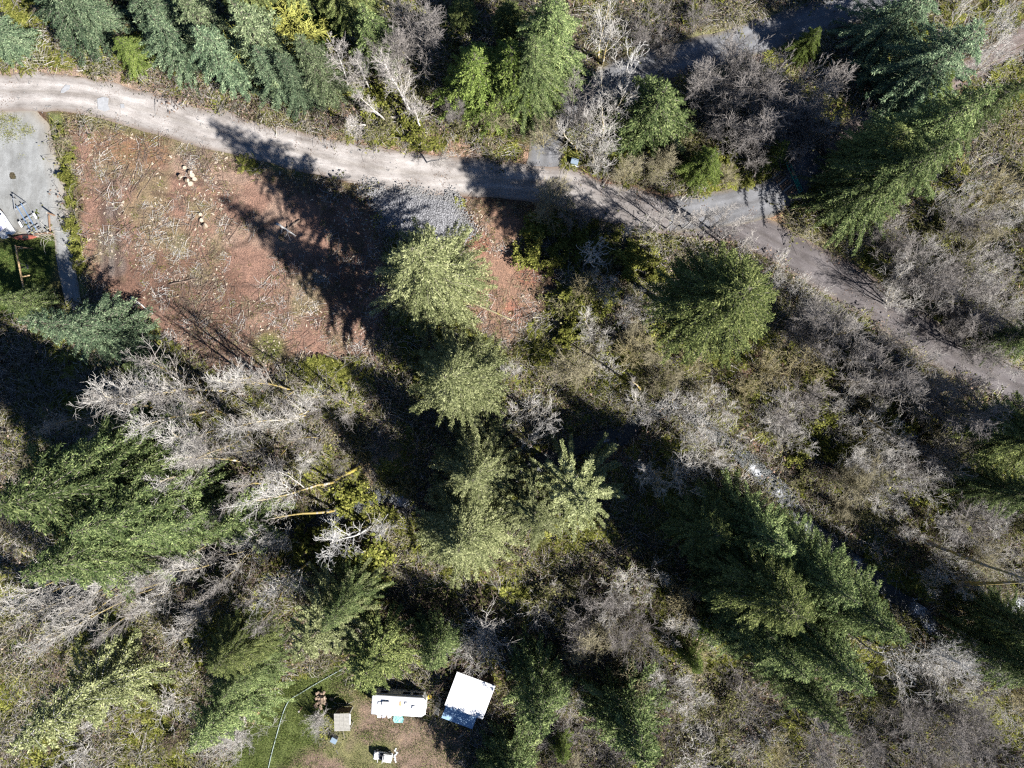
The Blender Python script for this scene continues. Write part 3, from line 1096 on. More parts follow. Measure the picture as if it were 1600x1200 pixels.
def place(proto, name, px, py, h, label, cat='tree', group=None, rz=None, tilt=(0, 0), wide=1.0, apex=True):
    """stand a plant so that its tip (apex) or its foot is seen at the pixel"""
    x, y = P(px, py, h if apex else 0.0)
    z = zt1(x, y)
    s = h / proto['H']
    e = empty(name, (x, y, z - 0.05), 0)
    e.rotation_euler = (tilt[0], tilt[1], rng.uniform(0, 6.28) if rz is None else rz)
    e.scale = (s * wide, s * wide, s)
    tag(e, label, cat, group)
    for k, me in proto.items():
        if k != 'H':
            link(k, me, e)
    return e

# ------------------------------------------------------------------ plant prototypes (meshes only; shared by the individuals)
FIR_O1 = conifer(1, 30, 5.9, 'fir_olive', nb=430, shoulder=1.7, prof=0.8, droop=0.42, spray=0.15, card=0.30, cw=0.055, sfac=0.55, lvar=0.5)
FIR_O2 = conifer(2, 30, 6.3, 'fir_olive', nb=470, shoulder=1.6, prof=0.82, rise=0.12, droop=0.45, spray=0.14, card=0.31, cw=0.06, jag=0.2, sfac=0.58, lvar=0.5)
FIR_G1 = conifer(3, 28, 6.3, 'fir_green', nb=400, shoulder=1.6, prof=0.8, droop=0.5, spray=0.15, card=0.31, cw=0.06, jag=0.25, sfac=0.55, lvar=0.45)
FIR_G2 = conifer(4, 26, 5.5, 'fir_green', nb=320, shoulder=1.5, prof=0.85, droop=0.5, spray=0.15, gap=0.2, card=0.31, cw=0.06, jag=0.3, sfac=0.55, lvar=0.45)
FIR_D = conifer(5, 28, 6.4, 'fir_dark', nb=400, base=0.36, shoulder=2.6, prof=0.6, droop=0.32, spray=0.15, card=0.30, cw=0.06, jag=0.1, sfac=0.58, lvar=0.6)
SPR_G = conifer(6, 26, 5.8, 'spruce_gold', nb=100, shoulder=1.3, prof=0.95, rise=0.22, droop=0.20, spray=0.06, card=0.27, cw=0.06, jag=0.1, limbcol=0.8, sfac=0.24, lvar=0.8)
SPR_K = conifer(13, 18, 4.8, 'fir_dark', nb=120, shoulder=1.4, prof=0.85, rise=0.3, droop=0.25, spray=0.07, card=0.28, cw=0.06, jag=0.1, sfac=0.3, lvar=0.7)
SPR_B1 = conifer(7, 16, 3.9, 'spruce_blue', nb=300, shoulder=1.35, prof=0.85, rise=0.3, droop=0.3, spray=0.13, card=0.27, cw=0.05, jag=0.25, base=0.04, sfac=0.55, lvar=0.5)
SPR_B2 = conifer(8, 13, 4.2, 'spruce_blue', nb=260, shoulder=1.5, prof=0.8, rise=0.2, droop=0.35, spray=0.14, card=0.28, cw=0.055, jag=0.3, base=0.03, sfac=0.55, lvar=0.5)
SPR_B3 = conifer(14, 15, 3.6, 'spruce_pale', nb=230, shoulder=1.3, prof=0.9, rise=0.35, droop=0.3, spray=0.13, card=0.27, cw=0.05, jag=0.25, base=0.04, sfac=0.5, lvar=0.5)
CED = conifer(9, 14, 4.2, 'cedar_lime', nb=230, shoulder=1.6, prof=0.75, rise=0.1, droop=0.42, spray=0.15, card=0.30, cw=0.065, jag=0.35, base=0.03, sfac=0.6, lvar=0.4)
FIR_S = conifer(10, 22, 4.8, 'fir_olive', nb=220, shoulder=1.4, prof=0.8, rise=0.2, droop=0.36, gap=0.25, spray=0.14, card=0.31, cw=0.07, jag=0.3, limbcol=0.9, sfac=0.48, lvar=0.5, bark='bleached_bark', lrad=0.014)
FIR_Y = conifer(11, 12, 3.4, 'fir_green', nb=220, shoulder=1.4, prof=0.85, rise=0.25, droop=0.35, spray=0.13, card=0.27, cw=0.055, base=0.03, sfac=0.55, lvar=0.5)
HEM = conifer(12, 18, 6.4, 'spruce_blue', nb=180, shoulder=1.6, prof=0.8, rise=0.1, droop=0.38, spray=0.13, card=0.32, cw=0.055, jag=0.3, gap=0.15, sfac=0.5, lvar=0.45)

ALD1 = bare(21, 17, 'alder_bark', limbs=20, first=0.35, limblen=0.30, ang=(0.35, 0.8), n2=8, n3=5, twig=0.013, crook=0.07)
ALD2 = bare(22, 15, 'alder_bark', limbs=14, first=0.25, limblen=0.34, ang=(0.35, 0.75), n2=8, n3=5, twig=0.013, forks=2, crook=0.07)
ALD3 = bare(23, 12, 'alder_bark', limbs=11, first=0.2, limblen=0.40, ang=(0.4, 0.9), n2=8, n3=5, twig=0.013, forks=3, crook=0.11)
ALD4 = bare(24, 18, 'alder_bark', limbs=18, first=0.45, limblen=0.25, ang=(0.5, 1.0), n2=8, n3=5, twig=0.014, crook=0.11)
ALD5 = bare(34, 16, 'greyer_bark', limbs=17, first=0.4, limblen=0.28, ang=(0.35, 0.85), n2=8, n3=5, twig=0.013, crook=0.08, forks=2)
POLE = bare(35, 21, 'greyer_bark', limbs=9, first=0.72, limblen=0.14, n2=6, n3=4, twig=0.014, r0=0.30, crook=0.1)
BIR1 = bare(25, 13, 'birch_bark', limbs=20, first=0.25, limblen=0.30, ang=(0.5, 0.8), n2=8, n3=6, twig=0.013, crook=0.06)
BIR2 = bare(26, 10, 'birch_bark', limbs=14, first=0.3, limblen=0.30, ang=(0.35, 0.7), n2=8, n3=6, twig=0.013, crook=0.06)
PUR1 = bare(27, 9, 'purple_bark', limbs=10, first=0.12, limblen=0.50, n2=10, n3=8, twig=0.014, forks=4, crook=0.11)
PUR2 = bare(28, 14, 'purple_bark', limbs=20, first=0.2, limblen=0.30, ang=(0.4, 0.75), n2=10, n3=8, twig=0.014, forks=3, crook=0.07)
TAN1 = bare(29, 8, 'tan_bark', limbs=10, first=0.15, limblen=0.46, n2=10, n3=8, twig=0.014, forks=4, crook=0.12)
SNAG = bare(30, 12, 'bleached_bark', limbs=10, first=0.25, limblen=0.36, ang=(0.7, 1.2), n2=6, n3=3, twig=0.022, crook=0.17)
SNAG2 = bare(31, 15, 'bleached_bark', limbs=16, first=0.45, limblen=0.30, n2=8, n3=5, twig=0.018, crook=0.17)
MOS = bare(32, 9, 'mossy_bark', limbs=9, first=0.12, limblen=0.46, n2=8, n3=5, twig=0.018, forks=4, crook=0.13)
WIL = bare(33, 9, 'tan_bark', limbs=24, first=0.2, limblen=0.42, n2=12, n3=9, twig=0.03, forks=3, crook=0.1, drop=0.12)
WIL['crown'].materials.clear()
WIL['crown'].materials.append(MATS['willow_yellow'])
BSH_G = [bush(40 + i, 3.2, 2.6, 'alder_bark', 22, 7, 4, 0.017) for i in range(2)]
BSH_T = [bush(43 + i, 2.8, 2.4, 'tan_bark', 22, 7, 4, 0.017, 'bramble_leaf', 500) for i in range(2)]
BSH_B = [bush(46 + i, 2.8, 2.5, 'brown_bark', 22, 7, 4, 0.017, 'bramble_leaf', 260) for i in range(2)]
BSH_P = [bush(49 + i, 3.4, 2.7, 'purple_bark', 24, 7, 4, 0.016) for i in range(2)]
BSH_L = [bush(52 + i, 2.2, 2.0, 'brown_bark', 20, 6, 3, 0.018, 'fern_green', 2600) for i in range(2)]
BSH_BIG = bush(55, 6, 4.2, 'alder_bark', 60, 10, 4, 0.018)

# ------------------------------------------------------------------ conifers, each its own tree
SPR = 'spruces in the row along the gravel road'
for (px, py, h, pr, w, lab) in [
    (-45, 22, 8, SPR_B2, 1.1, 'short blue-green spruce cut by the left edge above the gravel road'),
    (52, -42, 12, SPR_B2, 1.2, 'broad blue-green spruce at the left end of the roadside row'),
    (108, -12, 9, SPR_B2, 1.0, 'low spruce tucked behind the broad leftmost spruce of the row'),
    (198, -28, 14, SPR_B1, 1.0, 'spruce right of the brown leafless thicket in the roadside row'),
    (232, 22, 11, SPR_B2, 1.0, 'lower spruce beside the light green cedar in the roadside row'),
    (268, -22, 15, SPR_B3, 1.05, 'tall pale-tipped spruce near the middle of the roadside row'),
    (305, 42, 12, SPR_B2, 0.95, 'spruce standing nearest the road edge mid row'),
    (360, -2, 17, SPR_B3, 1.0, 'tallest narrow spruce of the roadside row beside the dark gap'),
    (396, 72, 12, SPR_B1, 1.05, 'low blue spruce in front of the tallest one of the row'),
    (432, 84, 12, SPR_B1, 0.95, 'blue-green spruce second from the right end of the row'),
    (464, 54, 15, SPR_B3, 0.85, 'slim pale-tipped spruce at the right end of the row next to the birches'),
]:
    place(pr, 'spruce_tree', px, py, h, lab, group=SPR, wide=w)
place(CED, 'cedar_tree', 182, 60, 6.0, 'small yellow-green cedar between the spruces of the roadside row', wide=1.3)
place(FIR_Y, 'fir_tree', 566, 10, 13, 'narrow green fir left of the purple-grey alder at the top edge', wide=0.8)
place(CED, 'cedar_tree', 742, 85, 13, 'bright lime-green spreading cedar above the road junction', wide=1.15)
place(CED, 'cedar_tree', 800, 75, 15, 'lime-green cedar between the spreading one and the tall fir', wide=1.05)
place(FIR_G2, 'fir_tree', 868, -30, 22, 'tall green fir left of the white alder at the top edge', wide=1.0)
place(FIR_G1, 'fir_tree', 835, 55, 19, 'dark shaded fir standing in front of the tall top edge fir', wide=0.95)
for (px, py, h, w, lab) in [
                            (720, 0, 6, 1.3, 'low dark conifer lost in the deep shade behind the lime cedar'), (795, 5, 9, 1.0, 'blue-shaded conifer between the lime cedars and the top edge'), (520, -70, 15, 1.0, 'dark fir shading the lawn by the yellow willow'), (350, -90, 16, 1.0, 'dark conifer behind the roadside spruces at the top edge'), (425, -110, 16, 1.0, 'dark conifer behind the yellow willow beyond the top edge')]:
    place(FIR_D, 'fir_tree', px, py, h, lab, wide=w)
place(FIR_Y, 'fir_tree', 1042, 135, 13, 'bluish-green fir right of the white alders above the road bend', wide=1.25)
place(CED, 'cedar_tree', 1118, 238, 9, 'soft green round cedar beside the tan bushes above the asphalt bend', wide=0.95)
place(CED, 'cedar_tree', 1282, 45, 7, 'small lime-green conifer standing in the shaded upper road verge', wide=0.9)
place(CED, 'cedar_tree', 1232, 222, 8, 'green conifer at the edge of the purple-grey thicket next to the teal rail', wide=0.7)
place(HEM, 'hemlock_tree', 1535, 40, 18, 'blue-green hemlock with drooping sprays beside the upper right track', wide=1.0)
place(HEM, 'hemlock_tree', 1480, -45, 17, 'dark hemlock cut by the top edge left of the grey alders', wide=0.85)
place(CED, 'cedar_tree', 1490, 110, 9, 'yellow-green cedar at the foot of the drooping hemlock', wide=1.0)
place(FIR_G1, 'fir_tree', 1500, 215, 25, 'big fir standing right of the teal rail, lowest of the upper right group', wide=0.95)
place(FIR_G1, 'fir_tree', 1560, 135, 26, 'big fir in the middle of the upper right group below the dirt track', wide=0.85)
place(FIR_D, 'fir_tree', 1420, 205, 18, 'dark fir nearest the dirt track in the upper right group', wide=0.8)
place(FIR_G2, 'fir_tree', 1620, 120, 20, 'fir at the right end of the upper right group by the frame edge', wide=0.85)
place(FIR_O1, 'fir_tree', 643, 388, 30, 'tall olive-green fir beside the crushed rock pad', wide=1.0)
place(FIR_O2, 'fir_tree', 694, 590, 32, 'olive-green fir standing just below the one by the rock pad', wide=0.82)
place(FIR_O1, 'fir_tree', 738, 752, 18, 'darker olive fir above the central fir near the white water', wide=1.4)
place(FIR_O2, 'fir_tree', 714, 866, 21, 'large central olive fir below the middle of the picture', wide=1.42, rz=1.0)
place(SPR_G, 'spruce_tree', 919, 797, 23, 'pale spruce with star-like separate boughs right of the central fir', wide=1.15, rz=0.4)
place(SPR_G, 'spruce_tree', 842, 828, 20, 'pale star-shaped spruce between the central fir and its twin', wide=1.15, rz=2.2)
place(FIR_D, 'fir_tree', 1172, 452, 27, 'large dark round-crowned fir below the roadside birches', wide=0.95)
place(FIR_G1, 'fir_tree', -20, 795, 30, 'huge green fir at the left edge, middle of the left group', wide=1.15)
place(FIR_G1, 'fir_tree', 30, 905, 29, 'huge green fir at the left edge, lowest of the left group', wide=1.0)
place(FIR_G2, 'fir_tree', 85, 725, 22, 'dark-gapped fir at the upper side of the left group', wide=1.1)
place(FIR_G1, 'fir_tree', 105, 835, 26, 'green fir between the two huge left edge firs, slightly shorter', wide=1.0)
place(FIR_G2, 'fir_tree', 200, 845, 20, 'fir at the inner end of the left group above the mossy trunks', wide=1.15)
place(FIR_Y, 'fir_tree', 345, 830, 12, 'low soft green conifer under the bare alders right of the left firs', wide=1.1)
place(FIR_S, 'fir_tree', 18, 1172, 23, 'thin-crowned fir with pale bare boughs in the lower left corner', wide=1.0)
place(SPR_B1, 'fir_tree', 34, 500, 22, 'narrow blue-green fir leaning left below the gravel drive', wide=0.72)
place(FIR_Y, 'fir_tree', -10, 465, 9, 'small fir tip at the left edge beside the lawn', wide=0.9)
place(FIR_Y, 'fir_tree', 195, 572, 8, 'small dark fir below the leaning blue-green fir', wide=0.8)
place(FIR_G2, 'fir_tree', 298, 1172, 19, 'bushy fir at the bottom edge left of the lower lawn', wide=1.1)
place(FIR_G2, 'fir_tree', 345, 1095, 16, 'fir left of the lower lawn above the bottom edge fir', wide=0.95)
place(FIR_D, 'fir_tree', 335, 1045, 18, 'dark fir in shade left of the pale-boughed fir above the lawn', wide=0.8)
place(SPR_G, 'spruce_tree', 458, 1030, 23, 'open spruce with pale boughs leaning over the upper lawn', wide=1.05)
place(FIR_G2, 'fir_tree', 505, 985, 20, 'green fir just behind the open fir above the lawn', wide=0.75)
place(SPR_K, 'spruce_tree', 562, 1072, 17, 'dark spruce left of the white travel trailer', wide=1.05).children
place(FIR_Y, 'fir_tree', 672, 1044, 13, 'small fir above the white travel trailer', wide=0.8)
place(FIR_Y, 'fir_tree', 846, 1147, 18, 'pointed fir right of the shed', wide=0.78)
place(FIR_Y, 'fir_tree', 1012, 1205, 19, 'dark-sided fir near the bottom edge right of the pointed one', wide=0.85)
place(FIR_Y, 'fir_tree', 800, 1248, 12, 'fir at the bottom edge below the shed', wide=1.1)
place(CED, 'cedar_tree', 882, 1195, 7, 'small bright green cedar at the bottom edge right of the shed', wide=0.8)
place(FIR_Y, 'fir_tree', 772, 1292, 12, 'fir tip at the bottom edge nearest the yard', wide=0.9)
LR = 'firs massed along the lower right creek bank'
for (px, py, h, pr, w, lab) in [
    (1125, 838, 17, FIR_D, 1.0, 'shaded blue-dark fir at the upper left of the lower right mass'),
    (1240, 865, 23, FIR_G2, 1.0, 'fir with lit tips nearest the creek in the lower right mass'),
    (1250, 965, 26, FIR_D, 0.85, 'dark fir in the centre of the lower right mass'),
    (1345, 945, 26, FIR_G1, 0.85, 'green fir facing the creek bend in the lower right mass'),
    (1420, 1005, 27, FIR_G1, 0.85, 'tall fir at the right tip of the lower right mass'),
    (1365, 1085, 27, FIR_G1, 0.85, 'tall fir above the bottom right, lowest of the mass'),
    (1265, 1065, 23, FIR_G2, 1.0, 'fir on the lower left flank of the lower right mass'),
    (1210, 1000, 18, FIR_Y, 0.9, 'short fir beside the bright green glade under the mass'),
    (1330, 1150, 22, FIR_G2, 0.85, 'fir tip at the bottom of the lower right mass'),
]:
    place(pr, 'fir_tree', px, py, h, lab, group=LR, wide=w)
place(CED, 'cedar_tree', 1096, 1050, 8, 'round soft green cedar left of the lower right fir mass', wide=0.75)
place(CED, 'cedar_tree', 1118, 990, 6, 'low yellow-green conifer clump above the round cedar', wide=1.2)
place(FIR_D, 'fir_tree', 1690, 690, 20, 'big black-green fir at the right edge below the lane', wide=0.95)
place(FIR_G1, 'fir_tree', 1680, 790, 20, 'green fir at the right edge under the black-green one', wide=0.75)
place(FIR_G1, 'fir_tree', 1720, 1040, 20, 'dark fir past the right edge by the creek outlet', wide=0.8)
place(FIR_G1, 'fir_tree', 1730, 1110, 22, 'dark fir past the lower right corner', wide=0.8)
place(FIR_G2, 'fir_tree', 1690, 520, 16, 'fir past the right edge beside the lane', wide=0.8)

ORD = ['first', 'second', 'third', 'fourth', 'fifth', 'sixth', 'seventh', 'eighth', 'ninth', 'tenth', 'eleventh', 'twelfth', 'thirteenth', 'fourteenth', 'fifteenth', 'sixteenth', 'seventeenth', 'eighteenth']


def ordinal(i, n):
    if i == 0:
        return 'leftmost'
    if i == n - 1:
        return 'rightmost'
    return ORD[i] + ' from left' if i < n / 2 else ORD[n - 1 - i] + ' from right'


# ------------------------------------------------------------------ leafless trees, each its own tree
place(PUR2, 'bare_alder', 634, 5, 15, 'purple-grey twiggy alder at the top edge right of the narrow fir', wide=1.0)
place(PUR2, 'bare_alder', 600, 60, 11, 'smaller purple-grey alder under the top edge one', wide=0.9)
RB = 'pale birches above the gravel road'
for (px, py, h, pr, w, lab, ti) in [
    (512, 78, 12, BIR1, 1.0, 'pale birch leaning left, next to the end of the spruce row', (0, 0)),
    (545, 72, 12, BIR1, 0.9, 'upright pale birch, second from the spruce row', (0, 0)),
    (612, 98, 14, BIR1, 0.95, 'tallest pale birch with a long white trunk above the gravel road', (0, 0)),
    (548, 150, 9, BIR2, 1.2, 'low birch leaning left over the road verge', (0.1, -0.35)),
    (585, 148, 9, BIR2, 1.1, 'low birch crossing the leaning one over the verge', (0.1, -0.25)),
    (640, 150, 10, BIR2, 1.2, 'birch with a white trunk beside the puddled road shoulder', (0, 0)),
    (655, 225, 7, BIR2, 1.3, 'birch bending down over the road shoulder', (0.6, 0.1)),
]:
    place(pr, 'bare_birch', px, py, h, lab, group=RB, wide=w, tilt=ti)
place(PUR2, 'bare_alder', 708, 160, 7, 'small columnar grey alder between the bent birch and the tan alder', wide=0.8)
place(TAN1, 'bare_alder', 788, 125, 9, 'rounded tan alder just above the road junction', wide=1.1)
place(TAN1, 'bare_alder', 765, 165, 7, 'low tan alder left of the rounded one above the junction', wide=1.0)
place(ALD2, 'bare_alder', 968, 0, 15, 'bright white alder with a thick trunk at the top edge', wide=1.0)
place(SNAG, 'dead_tree', 1002, 72, 14, 'bleached dead tree with bare spikes below the white top edge alder', wide=0.7)
WA = 'white alders above the road bend'
for (px, py, h, pr, w, lab) in [(958, 165, 11, ALD3, 0.95, 'white alder beside the bluish fir above the bend'), (912, 190, 10, ALD3, 1.05, 'broad white alder over the junction, left of its group'), (938, 222, 8, ALD3, 1.0, 'low white alder nearest the small blue box'),
                               (898, 150, 9, PUR1, 0.8, 'greyer alder at the top of the white group'), (968, 120, 9, ALD3, 0.8, 'thin white alder under the bleached dead tree')]:
    place(pr, 'bare_alder', px, py, h, lab, group=WA, wide=w)
place(TAN1, 'bare_alder', 1040, 240, 6, 'tan twiggy alder left of the soft green cedar', wide=1.1)
place(TAN1, 'bare_alder', 985, 262, 5.5, 'low tan alder on the verge above the road bend', wide=1.1)
place(TAN1, 'bare_alder', 1150, 265, 4.5, 'low tan shrub-like alder right of the soft green cedar', wide=1.0)
BT = 'purple-grey trees of the thicket below the upper road'
for i, (px, py, h, w) in enumerate([(1140, 100, 12, 0.9), (1200, 80, 12, 0.9), (1252, 92, 12, 0.9), (1300, 125, 11, 0.95), (1322, 180, 10, 0.95), (1165, 155, 11, 0.95), (1228, 150, 12, 1.0), (1268, 205, 8, 1.0), (1200, 215, 7, 0.9), (1130, 175, 7, 0.9)]):
    names = ['at the left edge of the thicket facing the upper road', 'at the top of the thicket against the shaded road', 'top right of the thicket below the small lime conifer', 'right side of the thicket next to the hemlock sprays', 'lower right of the thicket above the dirt track',
             'left of the middle of the thicket in shade', 'in the middle of the thicket, widest crown', 'bottom right of the thicket above the teal rail', 'bottom of the thicket over the asphalt drive', 'lower left of the thicket by the soft cedar']
    place(PUR1 if i % 3 else PUR2, 'bare_maple', px, py, h, 'purple-grey twiggy tree ' + names[i], group=BT, wide=w if i % 3 else w * 1.4)
place(BIR2, 'bare_birch', 1310, 185, 9, 'pale slender birch over the lower edge of the purple-grey thicket', wide=0.9)
for (px, py, h, lab) in [(1010, 25, 6, 'dark grey shrubby tree right of the white top edge alder'), (1040, 60, 5, 'dark grey shrubby tree just above the upper road verge'), (1100, 15, 5, 'greenish grey shrubby tree on the top verge of the upper road')]:
    place(PUR1, 'bare_maple', px, py, h, lab, wide=0.9)
UR = 'grey alders in the upper right corner'
for (px, py, h, pr, lab) in [(1560, 15, 12, ALD3, 'grey alder right of the hemlock at the top right'), (1600, 60, 11, ALD3, 'grey alder at the right edge above the dirt track'), (1625, 0, 13, ALD2, 'grey alder in the very top right corner')]:
    place(pr, 'bare_alder', px, py, h, lab, group=UR)
RT = 'grey alders right of the upper right firs'
for (px, py, h, pr, lab) in [(1510, 305, 8, ALD3, 'grey alder under the lower edge of the upper right firs'), (1565, 260, 8, ALD3, 'grey alder right of the upper right firs, highest of its group'), (1600, 310, 8, ALD3, 'grey alder at the right edge beside the fallen dark log'),
                             (1560, 350, 6, TAN1, 'tan alder below the fallen dark log at the right')]:
    place(pr, 'bare_alder', px, py, h, lab, group=RT)
LT = 'thin grey alders in the thicket beside the lane'
lane_names = ['at the left tip of the lane thicket', 'topmost in the lane thicket', 'silvery, in the centre of the lane thicket', 'pale, right of centre in the lane thicket', 'near the lane verge, second from the left', 'leaning low over the middle of the lane thicket', 'dense, lower centre of the lane thicket',
              'right of the lower centre in the lane thicket', 'at the right edge of the lane thicket', 'lowest in the lane thicket by the verge', 'in the lower right of the lane thicket', 'small, against the dark firs of the lane thicket']
for (q, nm) in zip([(1420, 425, 8), (1475, 385, 8), (1465, 415, 9), (1530, 425, 9), (1440, 465, 8), (1500, 455, 8), (1535, 480, 8), (1570, 455, 8), (1605, 480, 9), (1560, 535, 8), (1600, 540, 8), (1410, 365, 6)], lane_names):
    place(ALD3 if rng.random() < 0.6 else PUR1, 'bare_alder', q[0], q[1], q[2], 'thin grey alder ' + nm, group=LT, tilt=(0, 0.2), wide=1.05)
for (px, py, h, pr, lab) in [(1245, 425, 8, ALD3, 'grey alder between the large dark fir and the lane, highest of three'), (1285, 455, 8, ALD3, 'grey alder hanging over the lane shade right of the large dark fir'), (1265, 500, 7, PUR1, 'darker twiggy alder at the lower right of the large dark fir'),
                             (1330, 505, 6, PUR1, 'low dark alder on the lane bank'), (1280, 565, 8, MOS, 'yellow mossy many-stemmed tree below the lane'), (1220, 575, 7, MOS, 'small mossy tree under the large dark fir'),
                             (1380, 600, 6, PUR1, 'dim twiggy alder in lane shade right of the mossy tree'), (1450, 620, 6, TAN1, 'tan twiggy alder beside the lane at the right')]:
    place(pr, 'bare_alder', px, py, h, lab)
LS = 'tall thin alders shading the lane from below'
for i, (px, py, h) in enumerate([(1325, 505, 14), (1375, 530, 15), (1430, 560, 15), (1490, 590, 15), (1550, 630, 15), (1390, 590, 12), (1610, 655, 15)]):
    place([PUR2, ALD5][i % 2], 'bare_alder', px, py, h, 'thin grey alder below the lane, %s' % ordinal(i, 7) if i < 5 else ('thin grey alder below the lane, set back from the others' if i == 5 else 'thin grey alder below the lane at the right edge'), group=LS, wide=1.05)
for (px, py, h, lab) in [(1480, 905, 22, 'tall straight grey pole tree at the end of the long trunk shadow'), (1178, 958, 20, 'tall straight pole tree left of the lower right firs'), (1140, 880, 18, 'thinner pole tree above the bright green glade'), (1612, 935, 20, 'pole tree at the right edge above the creek outlet'), (1330, 640, 15, 'pole tree on the right bank below the lane'), (1225, 995, 21, 'pole tree inside the lower right fir mass'), (1430, 840, 20, 'pole tree on the right bank above the creek fork'), (1000, 610, 13, 'short pole tree on the sunny central slope'), (1075, 560, 13, 'pole tree under the large dark fir'), (520, 800, 17, 'grey pole tree in the dark hollow')]:
    place(POLE, 'bare_alder', px, py, h, lab, apex=False, wide=0.9)
RW = 'slender birches leaning over the lane bend'
for i, (px, py, h) in enumerate([(985, 352, 7), (1015, 342, 8), (1042, 334, 9), (1068, 330, 9), (1095, 330, 9), (1120, 326, 9), (1148, 328, 10), (1168, 345, 10), (1182, 368, 9)]):
    o_ = ['first', 'second', 'third', 'fourth', 'fifth', 'sixth', 'seventh', 'eighth', 'ninth'][i]
    place(BIR2, 'bare_birch', px, py, h, 'slender grey birch at the road bend, %s from the left in its row' % o_, group=RW, wide=1.0)
place(TAN1, 'bare_alder', 852, 200, 6, 'low tan alder added to shade the grey spur above the junction', wide=1.0)  # alder added to put the spur in shade
place(TAN1, 'bare_alder', 868, 305, 8, 'grey-tan alder overhanging the shaded road junction', wide=1.0)
place(PUR1, 'bare_alder', 905, 335, 6, 'dim alder below the junction in shade', wide=0.9)
place(SNAG, 'dead_tree', 925, 392, 11, 'bleached dead tree with long crooked limbs below the lane bend', wide=0.95)
CB = 'whitish alders above the middle creek'
for (px, py, h, pr, lab) in [(945, 440, 7, ALD3, 'whitish low alder under the crooked dead tree'), (985, 480, 6, ALD3, 'whitish low alder left of the large dark fir'), (1000, 520, 5, TAN1, 'tan low alder in the sunny glade left of the large dark fir'), (1030, 640, 9, ALD3, 'whitish alder left in the cluster over the middle creek'),
                             (1085, 645, 10, ALD3, 'brightest whitish alder in the cluster over the middle creek'), (1120, 630, 9, ALD3, 'whitish alder at the top of the cluster over the middle creek'), (1138, 675, 9, ALD3, 'whitish alder right in the cluster over the middle creek'), (1100, 700, 8, ALD3, 'whitish alder lowest in the cluster over the middle creek'),
                             (1050, 590, 6, TAN1, 'tan alder just above the whitish creek cluster'), (1180, 610, 6, MOS, 'mossy alder right of the whitish creek cluster')]:
    place(pr, 'bare_alder', px, py, h, lab, group=CB)
place(ALD3, 'bare_alder', 1100, 748, 13, 'grey crooked alder standing in dark shade left of the foaming creek', wide=0.85)
place(ALD3, 'bare_alder', 1045, 752, 11, 'grey alder left of the crooked one in dark shade', wide=0.8)
place(ALD3, 'bare_alder', 830, 648, 14, 'white alder right of the olive firs near the centre', wide=0.65)
place(ALD2, 'bare_alder', 800, 575, 12, 'white thin alder between the olive firs and the dark hollow', wide=0.7)
place(SNAG2, 'dead_tree', 782, 748, 12, 'white dead stem poking out right of the central fir', wide=0.5, tilt=(0.2, 0.7))
RC = 'grey alders on the right bank of the creek'
rc_names = ['close above the foaming creek drop', 'right of the foaming drop, pale limbs', 'highest, under the lane shade', 'left of the black-green fir, pale arched limbs', 'in the centre of the right bank', 'mossy and low in the centre of the right bank', 'white-limbed beside the long trunk shadow', 'pale, right of the centre near the dark fir',
            'twisted white limbs under the black-green fir', 'at the right edge under the green fir', 'low and brown near the long shadow', 'grey by the lower creek', 'faint grey near the right edge above the creek', 'small pale above the creek fork']
for (q, nm) in zip([(1240, 650, 8), (1255, 690, 7), (1340, 640, 7), (1400, 675, 9), (1385, 725, 8), (1345, 745, 6), (1420, 780, 9), (1455, 735, 8), (1490, 760, 9), (1580, 800, 8), (1340, 800, 5), (1500, 880, 7), (1580, 880, 7), (1470, 910, 5)], rc_names):
    place(TAN1 if 'mossy' in nm or 'brown' in nm else ALD3, 'bare_alder', q[0], q[1], q[2], 'right creek bank alder, ' + nm, group=RC)
LG = 'white alders of the leaning grove on the left'
lg = [(130, 618, 18, 'highest at the left, over dark shade'), (190, 600, 18, 'top row, second from the left'), (255, 612, 17, 'top row with a yellow mossy trunk'), (330, 600, 15, 'top row, right end by the clearing'), (140, 660, 17, 'left side, arched twigs over dark shade'),
      (205, 655, 18, 'upper middle with long white limbs'), (265, 665, 17, 'centre, dense white crown'), (200, 700, 18, 'directly above the left firs'), (235, 735, 16, 'touching the left firs, thick pale trunk'), (300, 690, 16, 'centre right, long straight limbs'),
      (355, 665, 14, 'right of centre below the tree shadows'), (385, 715, 14, 'right end, above the dark pool'), (300, 745, 15, 'lower middle with a stubby mossy trunk'), (230, 790, 15, 'lower left fringe over the fir crown'), (350, 790, 14, 'lower right fringe, pale fan of twigs'),
      (290, 815, 12, 'lowest over the soft green conifer'), (70, 640, 15, 'dim, at the left in shade'), (90, 690, 13, 'small, between shade and the left firs'), (430, 650, 13, 'thin, at the tawny glade edge'), (405, 610, 13, 'under the long trunk shadows'), (470, 620, 11, 'top right, next to the dark shade'), (520, 640, 10, 'rightmost, feathery'), (445, 710, 11, 'above the mossy fallen trunk'), (400, 760, 12, 'right fringe over the dark pool'), (470, 690, 9, 'low, inside the tawny glade')]
for i, (px, py, h, nm) in enumerate(lg):
    place([ALD1, ALD5, ALD4, ALD2, ALD5][i % 5], 'bare_alder', px, py, h, 'pale leafless alder in the left grove, ' + nm, group=LG, wide=1.0)
place(ALD4, 'bare_alder', 425, 808, 24, 'single white alder with a yellow mossy trunk reaching over the dark pool', wide=0.75, tilt=(0.0, -0.12))
place(SNAG2, 'dead_tree', 520, 882, 19, 'bleached dead tree with crooked twigs in the dark hollow', wide=0.75)
place(SNAG2, 'dead_tree', 575, 835, 12, 'small bleached tree below the white water', wide=0.6)
place(ALD3, 'bare_alder', 350, 878, 13, 'white spreading alder right of the left firs above the dark ground', wide=0.8)
